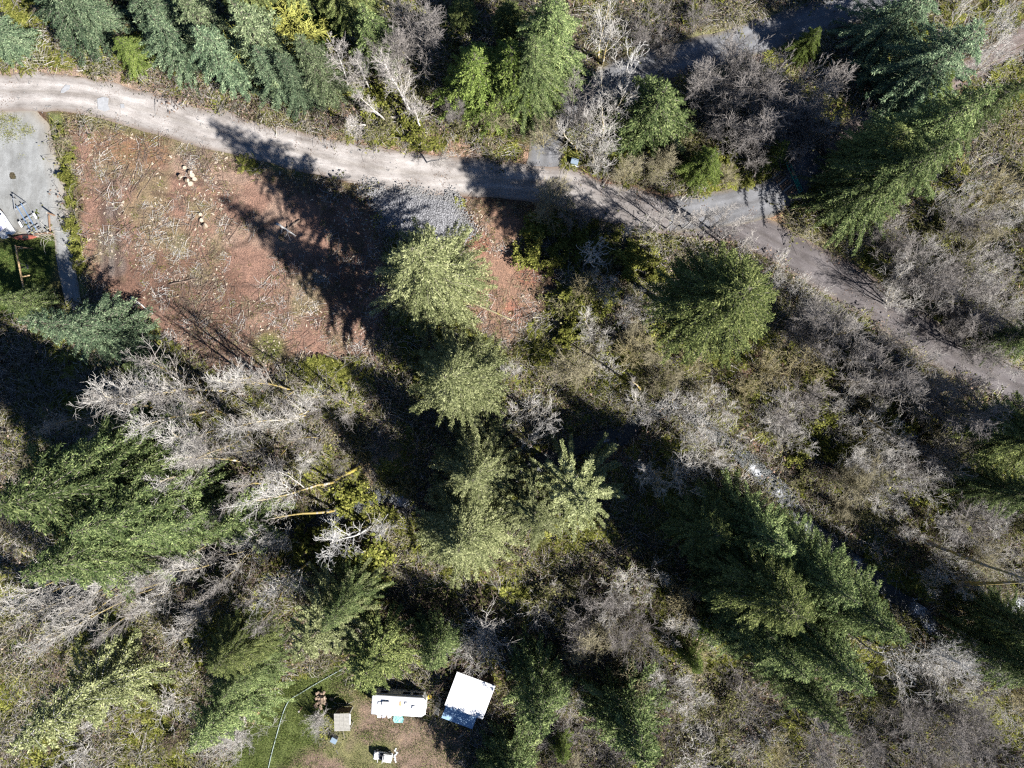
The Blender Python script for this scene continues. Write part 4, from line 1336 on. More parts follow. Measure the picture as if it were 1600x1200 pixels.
place(ALD3, 'bare_alder', 395, 868, 12, 'second white spreading alder right of the left firs', wide=0.7)
LB = 'alders with mossy trunks in the lower left'
lb = [(15, 935, 20, 'at the left edge under the huge firs'), (55, 955, 20, 'second along the left edge'), (110, 940, 20, 'long black-shadowed trunk left of the forked one'), (165, 930, 19, 'large white forked limbs'), (215, 905, 18, 'upper, touching the fir crown'), (245, 950, 18, 'two yellow mossy stems'),
      (290, 925, 17, 'yellow stem right of the two-stemmed one'), (255, 1005, 16, 'low white crown above the dark hollow'), (290, 975, 15, 'white crown right of the low one'), (20, 1005, 18, 'pale stem by the green patch at the left'), (70, 1010, 18, 'straight pale stem right of the green patch'),
      (370, 985, 15, 'grey, above the lawn firs'), (415, 940, 18, 'bright ochre trunk above the lawn firs'), (120, 990, 16, 'above the thin-crowned fir'), (-20, 970, 19, 'cut by the left edge'), (35, 980, 17, 'thin, between the left edge and the straight stem'), (160, 975, 17, 'thin, right of the straight pale stem'), (200, 960, 17, 'curled white limbs left of the two-stemmed one')]
for i, (px, py, h, nm) in enumerate(lb):
    place([ALD4, ALD5, ALD1, ALD5, ALD2][i % 5], 'bare_alder', px, py, h, 'lower left alder, ' + nm, group=LB, wide=0.75)
place(BSH_BIG, 'bare_shrub', 752, 1010, 6, 'big grey fountain-shaped shrub touching the shed roof', 'shrub')
place(BSH_BIG, 'bare_shrub', 345, 1172, 6, 'grey spreading shrub at the bottom edge left of the lawn', 'shrub', wide=0.8)
place(BSH_BIG, 'bare_shrub', 490, 1140, 3.4, 'small whitish bare shrub on the lower lawn', 'shrub', wide=0.7)
place(WIL, 'willow_tree', 438, -5, 9, 'yellow weeping willow on the lawn at the top edge', wide=1.6)
BR = 'pale alders by the creek fork'
for (px, py, h, pr, lab) in [(1500, 1060, 13, SNAG2, 'pale alder with feathery top below the creek fork'), (1470, 1075, 12, ALD3, 'pale alder left of the feathery one below the creek fork'), (1545, 1075, 12, ALD3, 'pale alder right of the feathery one below the creek fork'), (1420, 1060, 10, SNAG, 'dead alder against the lower right fir mass'),
                             (1480, 1150, 9, PUR1, 'dim alder in the lower right corner'), (1560, 1170, 9, PUR1, 'dim alder at the right of the lower right corner'), (1400, 1180, 8, PUR1, 'grey alder at the bottom edge below the fir mass')]:
    place(pr, 'bare_alder', px, py, h, lab, group=BR)

# ------------------------------------------------------------------ thickets of shrubs
def thicket(poly, n, protos, name, label, group, hr=(1.1, 3.9), mind=1.5, cat='shrub'):
    q = PL(poly)
    lo, hi = q.min(0), q.max(0)
    pts = []
    made = []
    tries = 0
    while len(pts) < n and tries < n * 60:
        tries += 1
        p = lo + rng.random(2) * (hi - lo)
        if not inside(p[:1], p[1:2], q)[0]:
            continue
        if road_d(p[:1], p[1:2])[0] < 1.2 or dist_line(p[:1], p[1:2], CREEK[::3])[0] < 1.3:
            continue
        if any((p[0] - a[0]) ** 2 + (p[1] - a[1]) ** 2 < mind ** 2 for a in pts):
            continue
        pts.append(p)
        pr = protos[int(rng.integers(len(protos)))]
        h = rng.uniform(*hr)
        e = empty(name, (p[0], p[1], zt1(*p) - 0.05), 0)
        s = h / pr['H']
        w = rng.uniform(0.9, 1.3)
        e.rotation_euler = (0, 0, rng.uniform(0, 6.28))
        e.scale = (s * w, s * w, s)
        for kk, me_ in pr.items():
            if kk != 'H':
                link(kk, me_, e)
        made.append((p[0], h, e))
    made.sort(key=lambda m_: m_[0])
    for i, (_, h, e) in enumerate(made):
        big = 'tall ' if h > hr[0] + 0.75 * (hr[1] - hr[0]) else ('low ' if h < hr[0] + 0.25 * (hr[1] - hr[0]) else '')
        tag(e, '%s%s, %s' % (big, label, ordinal(i, len(made))), cat, group)


thicket([(830, 925), (1000, 860), (1080, 920), (1060, 960), (1000, 1000), (900, 990), (830, 950)], 26, BSH_B + BSH_T + BSH_G, 'bare_shrub', 'brown leafless shrub in the thicket below the star-shaped spruces', 'shrubs below the star-shaped spruces')
thicket([(880, 1010), (1060, 980), (1080, 1110), (1060, 1230), (960, 1230), (900, 1090)], 24, BSH_T + BSH_P + BSH_B, 'bare_shrub', 'tan leafless shrub in the thicket right of the pointed fir', 'shrubs right of the pointed fir')
thicket([(1080, 1060), (1160, 1050), (1250, 1130), (1300, 1230), (1060, 1230)], 18, BSH_T + BSH_P + BSH_G, 'bare_shrub', 'grey leafless shrub at the bottom edge below the round cedar', 'shrubs at the bottom edge below the round cedar')
thicket([(830, 1130), (950, 1080), (990, 1230), (840, 1230)], 12, BSH_P + BSH_B, 'bare_shrub', 'purplish leafless shrub between the two dark firs at the bottom edge', 'purplish shrubs at the bottom edge')
thicket([(860, 400), (1020, 420), (1040, 560), (1180, 620), (1010, 650), (900, 620), (850, 540)], 24, BSH_T + BSH_L + BSH_G, 'bare_shrub', 'tan olive shrub on the sunny slope left of the dark fir', 'shrubs on the sunny central slope', (1.4, 2.8))
thicket([(1190, 620), (1330, 560), (1480, 620), (1480, 740), (1350, 760), (1230, 700)], 30, BSH_T + BSH_G + BSH_L, 'bare_shrub', 'tan leafless shrub on the bank between the lane and the creek', 'shrubs between the lane and the creek', (1.5, 3))
thicket([(1250, 740), (1380, 780), (1620, 780), (1640, 930), (1480, 920), (1330, 850)], 34, BSH_T + BSH_B + BSH_G, 'bare_shrub', 'brown-grey leafless shrub on the right bank along the long trunk shadow', 'shrubs on the right bank', (1.5, 3))
thicket([(1320, 380), (1420, 330), (1640, 280), (1660, 560), (1500, 510), (1380, 450)], 34, BSH_G + BSH_P + BSH_T, 'bare_shrub', 'grey shrub under the alders beside the lane', 'shrubs under the lane alders', (1.5, 3))
thicket([(430, 620), (640, 640), (650, 760), (520, 760), (430, 700)], 20, BSH_T + BSH_P, 'bare_shrub', 'pinkish tan shrub in the tawny glade left of the creek', 'shrubs in the tawny glade', (1.2, 2.4))
thicket([(420, 740), (600, 780), (640, 900), (560, 960), (380, 930), (380, 800)], 16, BSH_B + BSH_L, 'bare_shrub', 'dark brown shrub in the shaded hollow below the tawny glade', 'shrubs in the shaded hollow')
thicket([(620, 930), (800, 940), (830, 1010), (700, 1040), (620, 1000)], 14, BSH_B, 'bare_shrub', 'dark brown shrub below the central fir', 'shrubs below the central fir')
thicket([(100, 1080), (330, 1060), (330, 1230), (90, 1230)], 12, BSH_B + BSH_G, 'bare_shrub', 'brown shrub in the shade right of the thin-crowned fir', 'shrubs right of the thin-crowned fir', (2, 4))
thicket([(500, 110), (700, 130), (860, 170), (860, 225), (560, 205)], 16, BSH_L + BSH_T, 'leafy_shrub', 'olive leafy shrub under the pale birches', 'leafy shrubs under the birches', (1.2, 2.2))
thicket([(960, 20), (1120, 0), (1200, -40), (1040, 70)], 10, BSH_L + BSH_P, 'leafy_shrub', 'olive shrub on the verge above the upper road', 'shrubs above the upper road', (1.2, 2.4))
thicket([(880, 220), (1150, 180), (1160, 280), (1000, 290)], 18, BSH_T + BSH_L, 'leafy_shrub', 'tan and green shrub between the alders above the road bend', 'shrubs above the road bend', (1.2, 2.2))
thicket([(90, 10), (220, -30), (230, 60), (160, 70)], 5, BSH_B, 'bare_shrub', 'brown fountain-like shrub between the leftmost spruces', 'brown shrubs between the spruces', (3.5, 5))
thicket([(96, 185), (104, 190), (128, 420), (116, 420)], 9, BSH_L, 'leafy_shrub', 'green shrub in the strip between gravel pad and clearing', 'green shrubs beside the gravel pad', (0.7, 1.2), 1.2)
thicket([(815, 350), (860, 350), (870, 420), (815, 420)], 5, BSH_L, 'leafy_shrub', 'olive leafy shrub right of the orange dirt', 'olive shrubs right of the orange dirt', (1.4, 2.2))
thicket([(840, 350), (1000, 360), (980, 430), (850, 420)], 8, BSH_L, 'leafy_shrub', 'green leafy shrub in the shade under the crooked dead tree', 'green shrubs under the crooked dead tree', (1.2, 2.2))
thicket([(1150, 760), (1330, 870), (1400, 1000), (1240, 800)], 8, BSH_T, 'bare_shrub', 'tan shrub on the left bank of the lower creek', 'shrubs on the left creek bank', (1.2, 2.2))
thicket([(1430, 1030), (1660, 1020), (1660, 1230), (1350, 1230)], 20, BSH_B + BSH_G + BSH_P, 'bare_shrub', 'dim shrub in the shaded lower right corner', 'shrubs in the lower right corner')
thicket([(-40, 560), (120, 540), (240, 580), (160, 660), (-40, 700)], 12, BSH_B + BSH_P, 'bare_shrub', 'dim shrub in the shade left of the white grove', 'shrubs in the shade left of the grove')

AL = [ALD3, MOS, TAN1, ALD3, PUR1, ALD2]
thicket([(1200, 610), (1420, 590), (1560, 640), (1540, 720), (1640, 800), (1640, 920), (1490, 915), (1340, 800), (1230, 720)], 21, AL, 'bare_alder', 'bare young alder on the right creek bank', 'young alders on the right creek bank', (5.5, 9.5), 2.4, 'tree')
thicket([(1400, 330), (1640, 270), (1670, 560), (1500, 505), (1400, 440)], 12, AL, 'bare_alder', 'bare young alder in the lane thicket', 'young alders in the lane thicket', (5, 8.5), 2.4, 'tree')
thicket([(850, 940), (1010, 880), (1090, 930), (1080, 1000), (900, 1000)], 10, AL, 'bare_alder', 'bare young alder below the star-shaped spruces', 'young alders below the star-shaped spruces', (5, 8.5), 2.4, 'tree')
thicket([(880, 1040), (1060, 1000), (1300, 1100), (1300, 1240), (880, 1240)], 14, AL, 'bare_alder', 'bare young alder along the bottom edge', 'young alders along the bottom edge', (4.5, 8), 2.4, 'tree')
thicket([(1440, 1010), (1660, 1010), (1660, 1230), (1380, 1230)], 10, AL, 'bare_alder', 'bare young alder in the lower right corner', 'young alders in the lower right corner', (5, 9), 2.4, 'tree')
thicket([(860, 420), (1030, 430), (1060, 540), (1180, 610), (1010, 640), (880, 600)], 10, [TAN1, MOS, ALD3], 'bare_alder', 'bare young alder on the sunny central slope', 'young alders on the sunny slope', (4, 6.5), 2.4, 'tree')

# ------------------------------------------------------------------ ground cover nobody could count (scattered by geometry nodes)
def blades(seed, n, L, W, mat, spread=0.25, lean=0.6):
    r = np.random.default_rng(seed)
    az = r.uniform(0, 6.28, n)
    p = np.stack([r.normal(0, spread, n), r.normal(0, spread, n), np.full(n, -0.03)], 1)
    ln = np.abs(r.normal(lean, 0.25, n))
    d = unit(np.stack([np.cos(az) * ln, np.sin(az) * ln, np.ones(n) * 0.8], 1))
    V, F_ = cards(p, d, L * r.uniform(0.6, 1.3, n), np.full(n, W), np.stack([-np.sin(az), np.cos(az), np.zeros(n)], 1) * 0 + np.array([[0, 0, 1.0]]))
    return mesh_np('tuft', V, F_, [mat], var=np.repeat(np.clip(r.normal(0.5, 0.25, n), 0, 1), 4))


def fern(seed, n, L, mat):
    r = np.random.default_rng(seed)
    P0, D0, LL, WW, NN = [], [], [], [], []
    for i in range(n):
        az = 6.283 * (i + r.random()) / n
        h = np.array([math.cos(az), math.sin(az), 0])
        l = L * r.uniform(0.7, 1.15)
        t = np.linspace(0.1, 0.95, 9)
        q = h * (l * t)[:, None]
        q[:, 2] = l * (0.9 * t - 0.75 * t * t)
        pr = np.array([-h[1], h[0], 0])
        for s_ in (-1, 1):
            P0.append(q)
            d = unit(h * 0.5 + pr * s_ + r.normal(0, 0.1, (9, 3)))
            D0.append(d)
            LL.append(l * 0.26 * np.sin(np.pi * (0.15 + 0.8 * t)))
            WW.append(np.full(9, l * 0.05))
            NN.append(np.tile([0, 0, 1.0], (9, 1)))
    V, F_ = cards(np.concatenate(P0), np.concatenate(D0), np.concatenate(LL), np.concatenate(WW), np.concatenate(NN))
    return mesh_np('fern', V, F_, [mat], var=np.repeat(np.clip(r.normal(0.55, 0.2, len(F_)), 0, 1), 4))


def sticks(seed, n, L, R, spread, bark, lift=0.08, tilt=0.12):
    r = np.random.default_rng(seed)
    az = r.uniform(0, 6.28, n)
    c = np.stack([r.normal(0, spread, n), r.normal(0, spread, n), r.uniform(0.01, lift, n)], 1)
    d = unit(np.stack([np.cos(az), np.sin(az), r.normal(0, tilt, n)], 1))
    l = L * r.uniform(0.3, 1.2, n)
    mid = c + r.normal(0, 0.06, (n, 3))
    a = c - d * l[:, None] * 0.5
    b_ = c + d * l[:, None] * 0.5
    p0 = np.concatenate([a, mid]); p1 = np.concatenate([mid, b_])
    rr = R * r.uniform(0.6, 1.5, n)
    V, F_ = seg_mesh(p0, p1, np.concatenate([rr, rr * 0.8]), np.concatenate([rr * 0.8, rr * 0.5]), 3)
    var = np.repeat(np.tile(r.uniform(0.2, 1, n), 2), 6)
    return mesh_np('sticks', V, F_, [bark], var=var)


def bramble(seed, canes, bark, leaf, L=1.5):
    r = np.random.default_rng(seed)
    p0, p1 = [], []
    tips = []
    for i in range(canes):
        az = r.uniform(0, 6.28)
        h = np.array([math.cos(az), math.sin(az), 0])
        l = L * r.uniform(0.6, 1.2)
        st = np.array([r.normal(0, 0.3), r.normal(0, 0.3), 0])
        t = np.linspace(0, 1, 5)
        q = st + h * (l * t)[:, None] + r.normal(0, 0.06, (5, 3))
        q[:, 2] = l * r.uniform(1.0, 1.8) * (t - t * t) + 0.02
        p0.append(q[:-1]); p1.append(q[1:]); tips.append(q[1:])
    p0 = np.concatenate(p0); p1 = np.concatenate(p1); tp = np.concatenate(tips)
    V, F_ = seg_mesh(p0, p1, np.full(len(p0), 0.013), np.full(len(p0), 0.009), 3)
    n = 26
    ii = r.integers(0, len(tp), n)
    V2, F2 = cards(tp[ii] + r.normal(0, 0.12, (n, 3)), unit(r.normal(0, 1, (n, 3)) * np.array([1, 1, .3])), r.uniform(0.14, 0.28, n), r.uniform(0.05, 0.09, n), np.stack([r.normal(0, .4, n), r.normal(0, .4, n), np.ones(n)], 1))
    var = np.concatenate([r.uniform(0.3, 1, len(V)), np.repeat(np.clip(r.normal(0.5, 0.25, n), 0, 1), 4)])
    return mesh_np('bramble', np.concatenate([V, V2]), np.concatenate([F_, F2 + len(V)]), [bark, leaf], var=var, matidx=np.concatenate([np.zeros(len(F_), int), np.ones(n, int)]))


def litter(seed, n, spread, mat, size=0.14):
    r = np.random.default_rng(seed)
    p = np.stack([r.normal(0, spread, n), r.normal(0, spread, n), r.uniform(0.01, 0.07, n)], 1)
    az = r.uniform(0, 6.28, n)
    d = unit(np.stack([np.cos(az), np.sin(az), r.normal(0, 0.25, n)], 1))
    V, F_ = cards(p, d, size * r.uniform(0.6, 1.4, n), size * 0.35 * r.uniform(0.6, 1.3, n), np.stack([r.normal(0, .3, n), r.normal(0, .3, n), np.ones(n)], 1))
    return mesh_np('litter', V, F_, [mat], var=np.repeat(r.random(n), 4))


def chips(seed, n, spread, mat):
    mb = MB()
    r = random.Random(seed)
    for i in range(n):
        mb.box((r.gauss(0, spread), r.gauss(0, spread), 0.03), (r.uniform(0.12, 0.42), r.uniform(0.05, 0.14), 0.07), r.uniform(0, 3.14))
    return mb.mesh('chips', mat)


def scatter(name, meshes, pts, smin, smax, label, tilt=0.15):
    coll = bpy.data.collections.new(name + '_source')
    for me in meshes:
        coll.objects.link(bpy.data.objects.new(me.name, me))
    n = len(pts)
    z = zt(pts[:, 0], pts[:, 1])
    me = bpy.data.meshes.new(name)
    me.from_pydata(np.column_stack([pts, z]).tolist(), [], [])
    a = me.attributes.new('rot', 'FLOAT_VECTOR', 'POINT')
    a.data.foreach_set('vector', np.stack([rng.normal(0, tilt, n), rng.normal(0, tilt, n), rng.uniform(0, 6.28, n)], 1).astype(np.float32).ravel())
    a = me.attributes.new('scl', 'FLOAT', 'POINT')
    a.data.foreach_set('value', rng.uniform(smin, smax, n).astype(np.float32))
    o = link(name, me)
    ng = bpy.data.node_groups.new(name, 'GeometryNodeTree')
    ng.interface.new_socket('Geometry', in_out='INPUT', socket_type='NodeSocketGeometry')
    ng.interface.new_socket('Geometry', in_out='OUTPUT', socket_type='NodeSocketGeometry')
    gi = ng.nodes.new('NodeGroupInput'); go = ng.nodes.new('NodeGroupOutput')
    ip = ng.nodes.new('GeometryNodeInstanceOnPoints')
    ci = ng.nodes.new('GeometryNodeCollectionInfo')
    ci.inputs['Collection'].default_value = coll
    ci.inputs['Separate Children'].default_value = True
    ci.inputs['Reset Children'].default_value = True
    ip.inputs['Pick Instance'].default_value = True
    ra = ng.nodes.new('GeometryNodeInputNamedAttribute'); ra.data_type = 'FLOAT_VECTOR'; ra.inputs['Name'].default_value = 'rot'
    sa = ng.nodes.new('GeometryNodeInputNamedAttribute'); sa.data_type = 'FLOAT'; sa.inputs['Name'].default_value = 'scl'
    L_ = ng.links.new
    L_(gi.outputs[0], ip.inputs['Points'])
    L_(ci.outputs[0], ip.inputs['Instance'])
    L_(ra.outputs[0], ip.inputs['Rotation'])
    L_(sa.outputs[0], ip.inputs['Scale'])
    L_(ip.outputs[0], go.inputs[0])
    md = o.modifiers.new('scatter', 'NODES')
    md.node_group = ng
    kind(o, 'stuff', label)
    return o


def rpts(n, box=(-75, 75, -58, 58)):
    return np.stack([rng.uniform(box[0], box[1], n), rng.uniform(box[2], box[3], n)], 1)


def keep(p, m_):
    return p[m_]


q = rpts(60000)
rd = road_d(q[:, 0], q[:, 1])
dcr = dist_line(q[:, 0], q[:, 1], CREEK[::3])
incl = sdf(q[:, 0], q[:, 1], CLEAR)
incl2 = sdf(q[:, 0], q[:, 1], CLEAR2)
inpad = np.maximum(sdf(q[:, 0], q[:, 1], PADLEFT), sdf(q[:, 0], q[:, 1], ROCKPAD))
inyard = sdf(q[:, 0], q[:, 1], YARD)
inlawn = np.maximum(np.maximum(sdf(q[:, 0], q[:, 1], LAWN), sdf(q[:, 0], q[:, 1], LAWNTOP)), sdf(q[:, 0], q[:, 1], LAWNLEFT))
forest = (rd > 0.5) & (dcr > 1.0) & (incl < -0.3) & (incl2 < -0.5) & (inpad < -0.3) & (inyard < 0) & (inlawn < 0)
dn = fbm(q[:, 0], q[:, 1], 7.0, 21.0)
sel = rng.random(len(q))
f1 = forest & (dn > 0.46) & (sel < 0.30)
f2 = forest & (dn <= 0.56) & (sel >= 0.30) & (sel < 0.62)
f3 = forest & (sel >= 0.62) & (sel < 0.88)
f4 = forest & (sel >= 0.90)
scatter('ferns', [fern(1, 9, 0.9, 'fern_green'), fern(2, 11, 0.75, 'fern_green'), blades(3, 26, 0.6, 0.03, 'fern_green', 0.3, 0.8)], q[f1], 0.7, 1.7, 'ferns and moss tufts covering the forest floor')
moss = forest & (fbm(q[:, 0], q[:, 1], 5.0, 51.0) > 0.56) & (rng.random(len(q)) < 0.4)
scatter('moss_tufts', [blades(61, 60, 0.3, 0.03, 'moss_green', 0.4, 0.9), fern(62, 12, 0.7, 'moss_green'), litter(63, 60, 0.4, 'moss_green', 0.16)], q[moss], 0.7, 1.6, 'yellow-green moss and sword ferns in patches on the forest floor')
scatter('brambles', [bramble(4, 13, 'tan_bark', 'bramble_leaf'), bramble(5, 14, 'purple_bark', 'bramble_leaf'), bramble(6, 15, 'greyer_bark', 'bramble_leaf', 1.3), bramble(7, 15, 'alder_bark', 'bramble_leaf', 1.4), bramble(37, 14, 'brown_bark', 'dead_leaf', 1.3)], q[f2], 0.7, 1.8, 'brambles and dead canes covering the forest floor')
scatter('fallen_twigs', [sticks(8, 16, 1.4, 0.02, 0.5, 'alder_bark', 0.3), sticks(9, 18, 1.1, 0.018, 0.5, 'tan_bark', 0.3), sticks(10, 14, 1.6, 0.022, 0.6, 'purple_bark', 0.4)], q[f3], 0.6, 1.4, 'fallen grey twigs strewn over the forest floor', 0.2)
scatter('dead_grass', [blades(11, 30, 0.6, 0.022, 'dead_grass', 0.32, 0.9), litter(12, 40, 0.4, 'dead_leaf'), blades(13, 30, 0.5, 0.022, 'dead_grass', 0.3, 0.7), litter(14, 40, 0.4, 'dead_leaf', 0.18)], q[f4], 0.6, 1.4, 'dead grass and leaf litter on the forest floor')
# clearing: sticks, chips, sparse weeds
qc = rpts(9000, (-58, 5, 0, 36))
cs = np.maximum(sdf(qc[:, 0], qc[:, 1], CLEAR) - 0.0, sdf(qc[:, 0], qc[:, 1], CLEAR2))
okc = (cs > -0.6) & (road_d(qc[:, 0], qc[:, 1]) > 0.6)
cc_ = fbm(qc[:, 0], qc[:, 1], 6.0, 31.0)
s_ = rng.random(len(qc))
scatter('slash', [sticks(15, 12, 1.5, 0.022, 0.6, 'brown_bark', 0.12), sticks(16, 10, 1.3, 0.02, 0.6, 'bleached_bark', 0.1), sticks(17, 12, 1.0, 0.018, 0.5, 'tan_bark', 0.12), sticks(18, 14, 0.8, 0.014, 0.6, 'brown_bark', 0.1), sticks(19, 7, 2.4, 0.03, 0.8, 'brown_bark', 0.15), chips(18, 5, 0.6, 'split_wood'), sticks(35, 14, 1.1, 0.014, 0.6, 'tan_bark', 0.1)], qc[okc & (cc_ > 0.38) & (s_ < 0.6)], 0.35, 1.1, 'broken sticks and wood chips strewn over the cleared soil', 0.08)
scatter('weeds', [blades(20, 18, 0.35, 0.02, 'dead_grass', 0.25, 0.9), blades(21, 18, 0.3, 0.022, 'fern_green', 0.25, 0.9), litter(22, 22, 0.4, 'dead_leaf', 0.12)], qc[okc & (cc_ > 0.35) & (s_ > 0.62)], 0.5, 1.2, 'sparse weeds on the cleared soil')
# lawn and yard grass
m_ = ((inlawn > -0.8) | ((inyard > -1) & (sel < 0.35))) & (rd > 0.4) & (inpad < -0.2)
scatter('lawn_grass', [blades(23, 60, 0.22, 0.02, 'lawn_grass', 0.4, 0.9), blades(24, 60, 0.18, 0.02, 'lawn_grass', 0.42, 0.9)], q[m_], 0.8, 1.4, 'short lawn grass')
qp = rpts(900, (-66, -54, 26, 36))
scatter('pad_weeds', [blades(28, 30, 0.25, 0.02, 'fern_green', 0.35, 0.9)], qp[(sdf(qp[:, 0], qp[:, 1], PL([(-30, 180), (20, 180), (42, 205), (38, 235), (12, 225), (-30, 215)])) + (fbm(qp[:, 0], qp[:, 1], 2.0, 41.0) - 0.5) * 4) > 0], 0.7, 1.3, 'green weeds on the corner of the gravel pad')
# verge grass right beside the roads
m_ = (rd > 0.15) & (rd < 2.0) & (incl < 0.6) & (inpad < 0) & (inyard < 0)
scatter('verge_grass', [blades(25, 30, 0.4, 0.022, 'dead_grass', 0.3, 0.9), litter(26, 36, 0.4, 'dead_leaf'), blades(29, 30, 0.3, 0.022, 'dead_grass', 0.3, 0.9), litter(30, 36, 0.4, 'dead_grass'), blades(27, 26, 0.35, 0.022, 'fern_green', 0.3, 0.9)], q[m_], 0.5, 1.0, 'tawny grass and leaf litter along the road verges')
qg = rpts(16000)
rg = dist_line(qg[:, 0], qg[:, 1], ROADS['road_gravel'][0][::4])
mbg = MB()
rg_ = random.Random(5)
for i in range(6):
    mbg.box((rg_.gauss(0, .5), rg_.gauss(0, .5), 0.02), (rg_.uniform(.05, .13), rg_.uniform(.05, .1), .06), rg_.uniform(0, 3), 0, 0.015)
o = scatter('road_gravel_stones', [mbg.mesh('stones', 'rock'), litter(36, 14, 0.5, 'dead_leaf', 0.1)], qg[(rg < 2.6) & ((rg > 1.5) | (rng.random(len(qg)) < 0.3))], 0.6, 1.3, 'loose stones and leaves on the gravel road', 0.03)
o.location.z = 0.11
# stones in the creek bed
qs = rpts(9000)
ds = dist_line(qs[:, 0], qs[:, 1], CREEK[::2])
mb1 = MB(); mb1.box((0, 0, 0.05), (0.5, 0.38, 0.3), 0.3, 0, 0.12)
mb2 = MB(); mb2.box((0, 0, 0.05), (0.7, 0.42, 0.36), 1.3, 0, 0.15)
scatter('creek_stones', [mb1.mesh('stone', 'rock'), mb2.mesh('stone', 'rock')], qs[(ds > 0.9) & (ds < 1.9)], 0.5, 1.6, 'grey stones along the creek bed', 0.3)
# crushed stones on the rock pad
qr = rpts(9000, (-20, -3, 15, 26))
mb1 = MB()
r_ = random.Random(3)
for i in range(10):
    mb1.box((r_.gauss(0, .35), r_.gauss(0, .35), 0.07), (r_.uniform(.08, .18), r_.uniform(.07, .14), .09), r_.uniform(0, 3), 0, 0.03)
scatter('crushed_stones', [mb1.mesh('stones', 'rock')], qr[(sdf(qr[:, 0], qr[:, 1], ROCKPAD) + (fbm(qr[:, 0], qr[:, 1], 2.0, 66.0) - 0.5) * 2.5 > -0.4) & (sdf(qr[:, 0], qr[:, 1], ROCKPAD) < 0.7)][:700], 0.5, 1.5, 'loose crushed stones on the rock pad', 0.1)

# ------------------------------------------------------------------ fallen logs
def log_between(name, a, b_, r, mat, label, lift=0.15, cat='log', group=None):
    (x0, y0), (x1, y1) = P(*a), P(*b_)
    cx, cy = (x0 + x1) / 2, (y0 + y1) / 2
    z0, z1 = zt1(x0, y0) + lift, zt1(x1, y1) + lift
    zc = zt1(cx, cy)
    mb = MB()
    pts = []
    for t in np.linspace(0, 1, 7):
        pts.append((x0 + (x1 - x0) * t - cx + rng.normal(0, .05), y0 + (y1 - y0) * t - cy + rng.normal(0, .05), z0 + (z1 - z0) * t - zc))
    mb.tube(pts, [r * (1 - 0.45 * t) for t in np.linspace(0, 1, 7)], 7)
    for k in range(3):
        q0 = Vector(pts[2 + k])
        mb.tube([q0, q0 + Vector((rng.normal(0, .5), rng.normal(0, .5), 0.35))], [r * 0.3, r * 0.12], 5)
    me = mb.mesh(name, mat, True)
    a_ = me.attributes.new('var', 'FLOAT', 'POINT')
    a_.data.foreach_set('value', [0.2] * len(me.vertices))
    o = link(name, me, None, (cx, cy, zc))
    return tag(o, label, cat, group)


log_between('fallen_log', (598, 652), (553, 738), 0.14, 'bleached_bark', 'long thin white trunk lying across the tawny glade')
log_between('fallen_log', (565, 728), (500, 762), 0.24, 'mossy_bark', 'yellow mossy fallen trunk at the lower edge of the tawny glade', 0.5)
log_between('fallen_log', (470, 630), (437, 668), 0.16, 'bleached_bark', 'pale fallen trunk at the left end of the tawny glade')
log_between('fallen_log', (1502, 990), (1522, 1020), 0.16, 'bleached_bark', 'short pale log beside the creek fork')
log_between('fallen_log', (1420, 945), (1448, 938), 0.2, 'bleached_bark', 'pale log lying across the lower creek')
log_between('fallen_log', (1530, 965), (1558, 1010), 0.16, 'brown_bark', 'thin dark log at the right end of the creek fork')
log_between('fallen_log', (1478, 290), (1560, 275), 0.18, 'brown_bark', 'dark fallen log at the right below the upper right firs')
log_between('fallen_log', (1322, 330), (1372, 302), 0.14, 'bleached_bark', 'pale thin log beside the lane verge')
log_between('fallen_log', (975, 905), (1020, 930), 0.2, 'mossy_bark', 'mossy yellow log among the brown shrubs below the star-shaped spruces')
log_between('fallen_log', (730, 470), (800, 500), 0.15, 'tan_bark', 'tan log on the orange dirt right of the olive fir')
log_between('fallen_log', (870, 545), (900, 600), 0.13, 'bleached_bark', 'thin pale log on the sunny central slope')
log_between('fallen_log', (205, 465), (240, 490), 0.12, 'bleached_bark', 'pale broken branch at the lower left of the clearing')
log_between('fallen_log', (265, 445), (310, 435), 0.12, 'brown_bark', 'brown branch lying mid clearing')
log_between('fallen_log', (438, 365), (470, 345), 0.22, 'brown_bark', 'dark root-end log in the shaded debris heap of the clearing')
log_between('fallen_log', (432, 350), (462, 368), 0.16, 'bleached_bark', 'pale limb crossing the debris heap in the clearing')
log_between('fallen_log', (640, 985), (700, 960), 0.18, 'mossy_bark', 'yellow mossy stem lying below the central fir')

# ------------------------------------------------------------------ cut rounds and firewood
def log_round(seed, r, l):
    mb = MB()
    rr = random.Random(seed)
    n = 10
    ring = [r * rr.uniform(0.88, 1.1) for _ in range(n)]
    v = []
    for zz, k in ((0, 1.0), (0.03, 1.05), (l - 0.03, 1.05), (l, 1.0)):
        v += [(ring[i] * k * math.cos(6.283 * i / n), ring[i] * k * math.sin(6.283 * i / n), zz) for i in range(n)]
    f = [tuple(range(n - 1, -1, -1)), tuple(range(3 * n, 4 * n))]
    mb.add(v, f, 0)
    mb.m = [0, 0]
    side = [(l_ * n + i, l_ * n + (i + 1) % n, l_ * n + n + (i + 1) % n, l_ * n + n + i) for l_ in range(3) for i in range(n)]
    mb.f += [list(s) for s in side]
    mb.m += [1] * len(side)
    return mb.mesh('log_round', ['split_wood', 'log_bark'])


def half_round(seed, r, l):
    mb = MB()
    poly = [(r * math.cos(a), r * math.sin(a)) for a in np.linspace(0, 2.2, 6)] + [(0, 0)]
    mb.prism(poly, 0, l)
    mb.m = [0, 0] + [1] * 5 + [0, 0]
    return mb.mesh('split_log', ['split_wood', 'log_bark'])


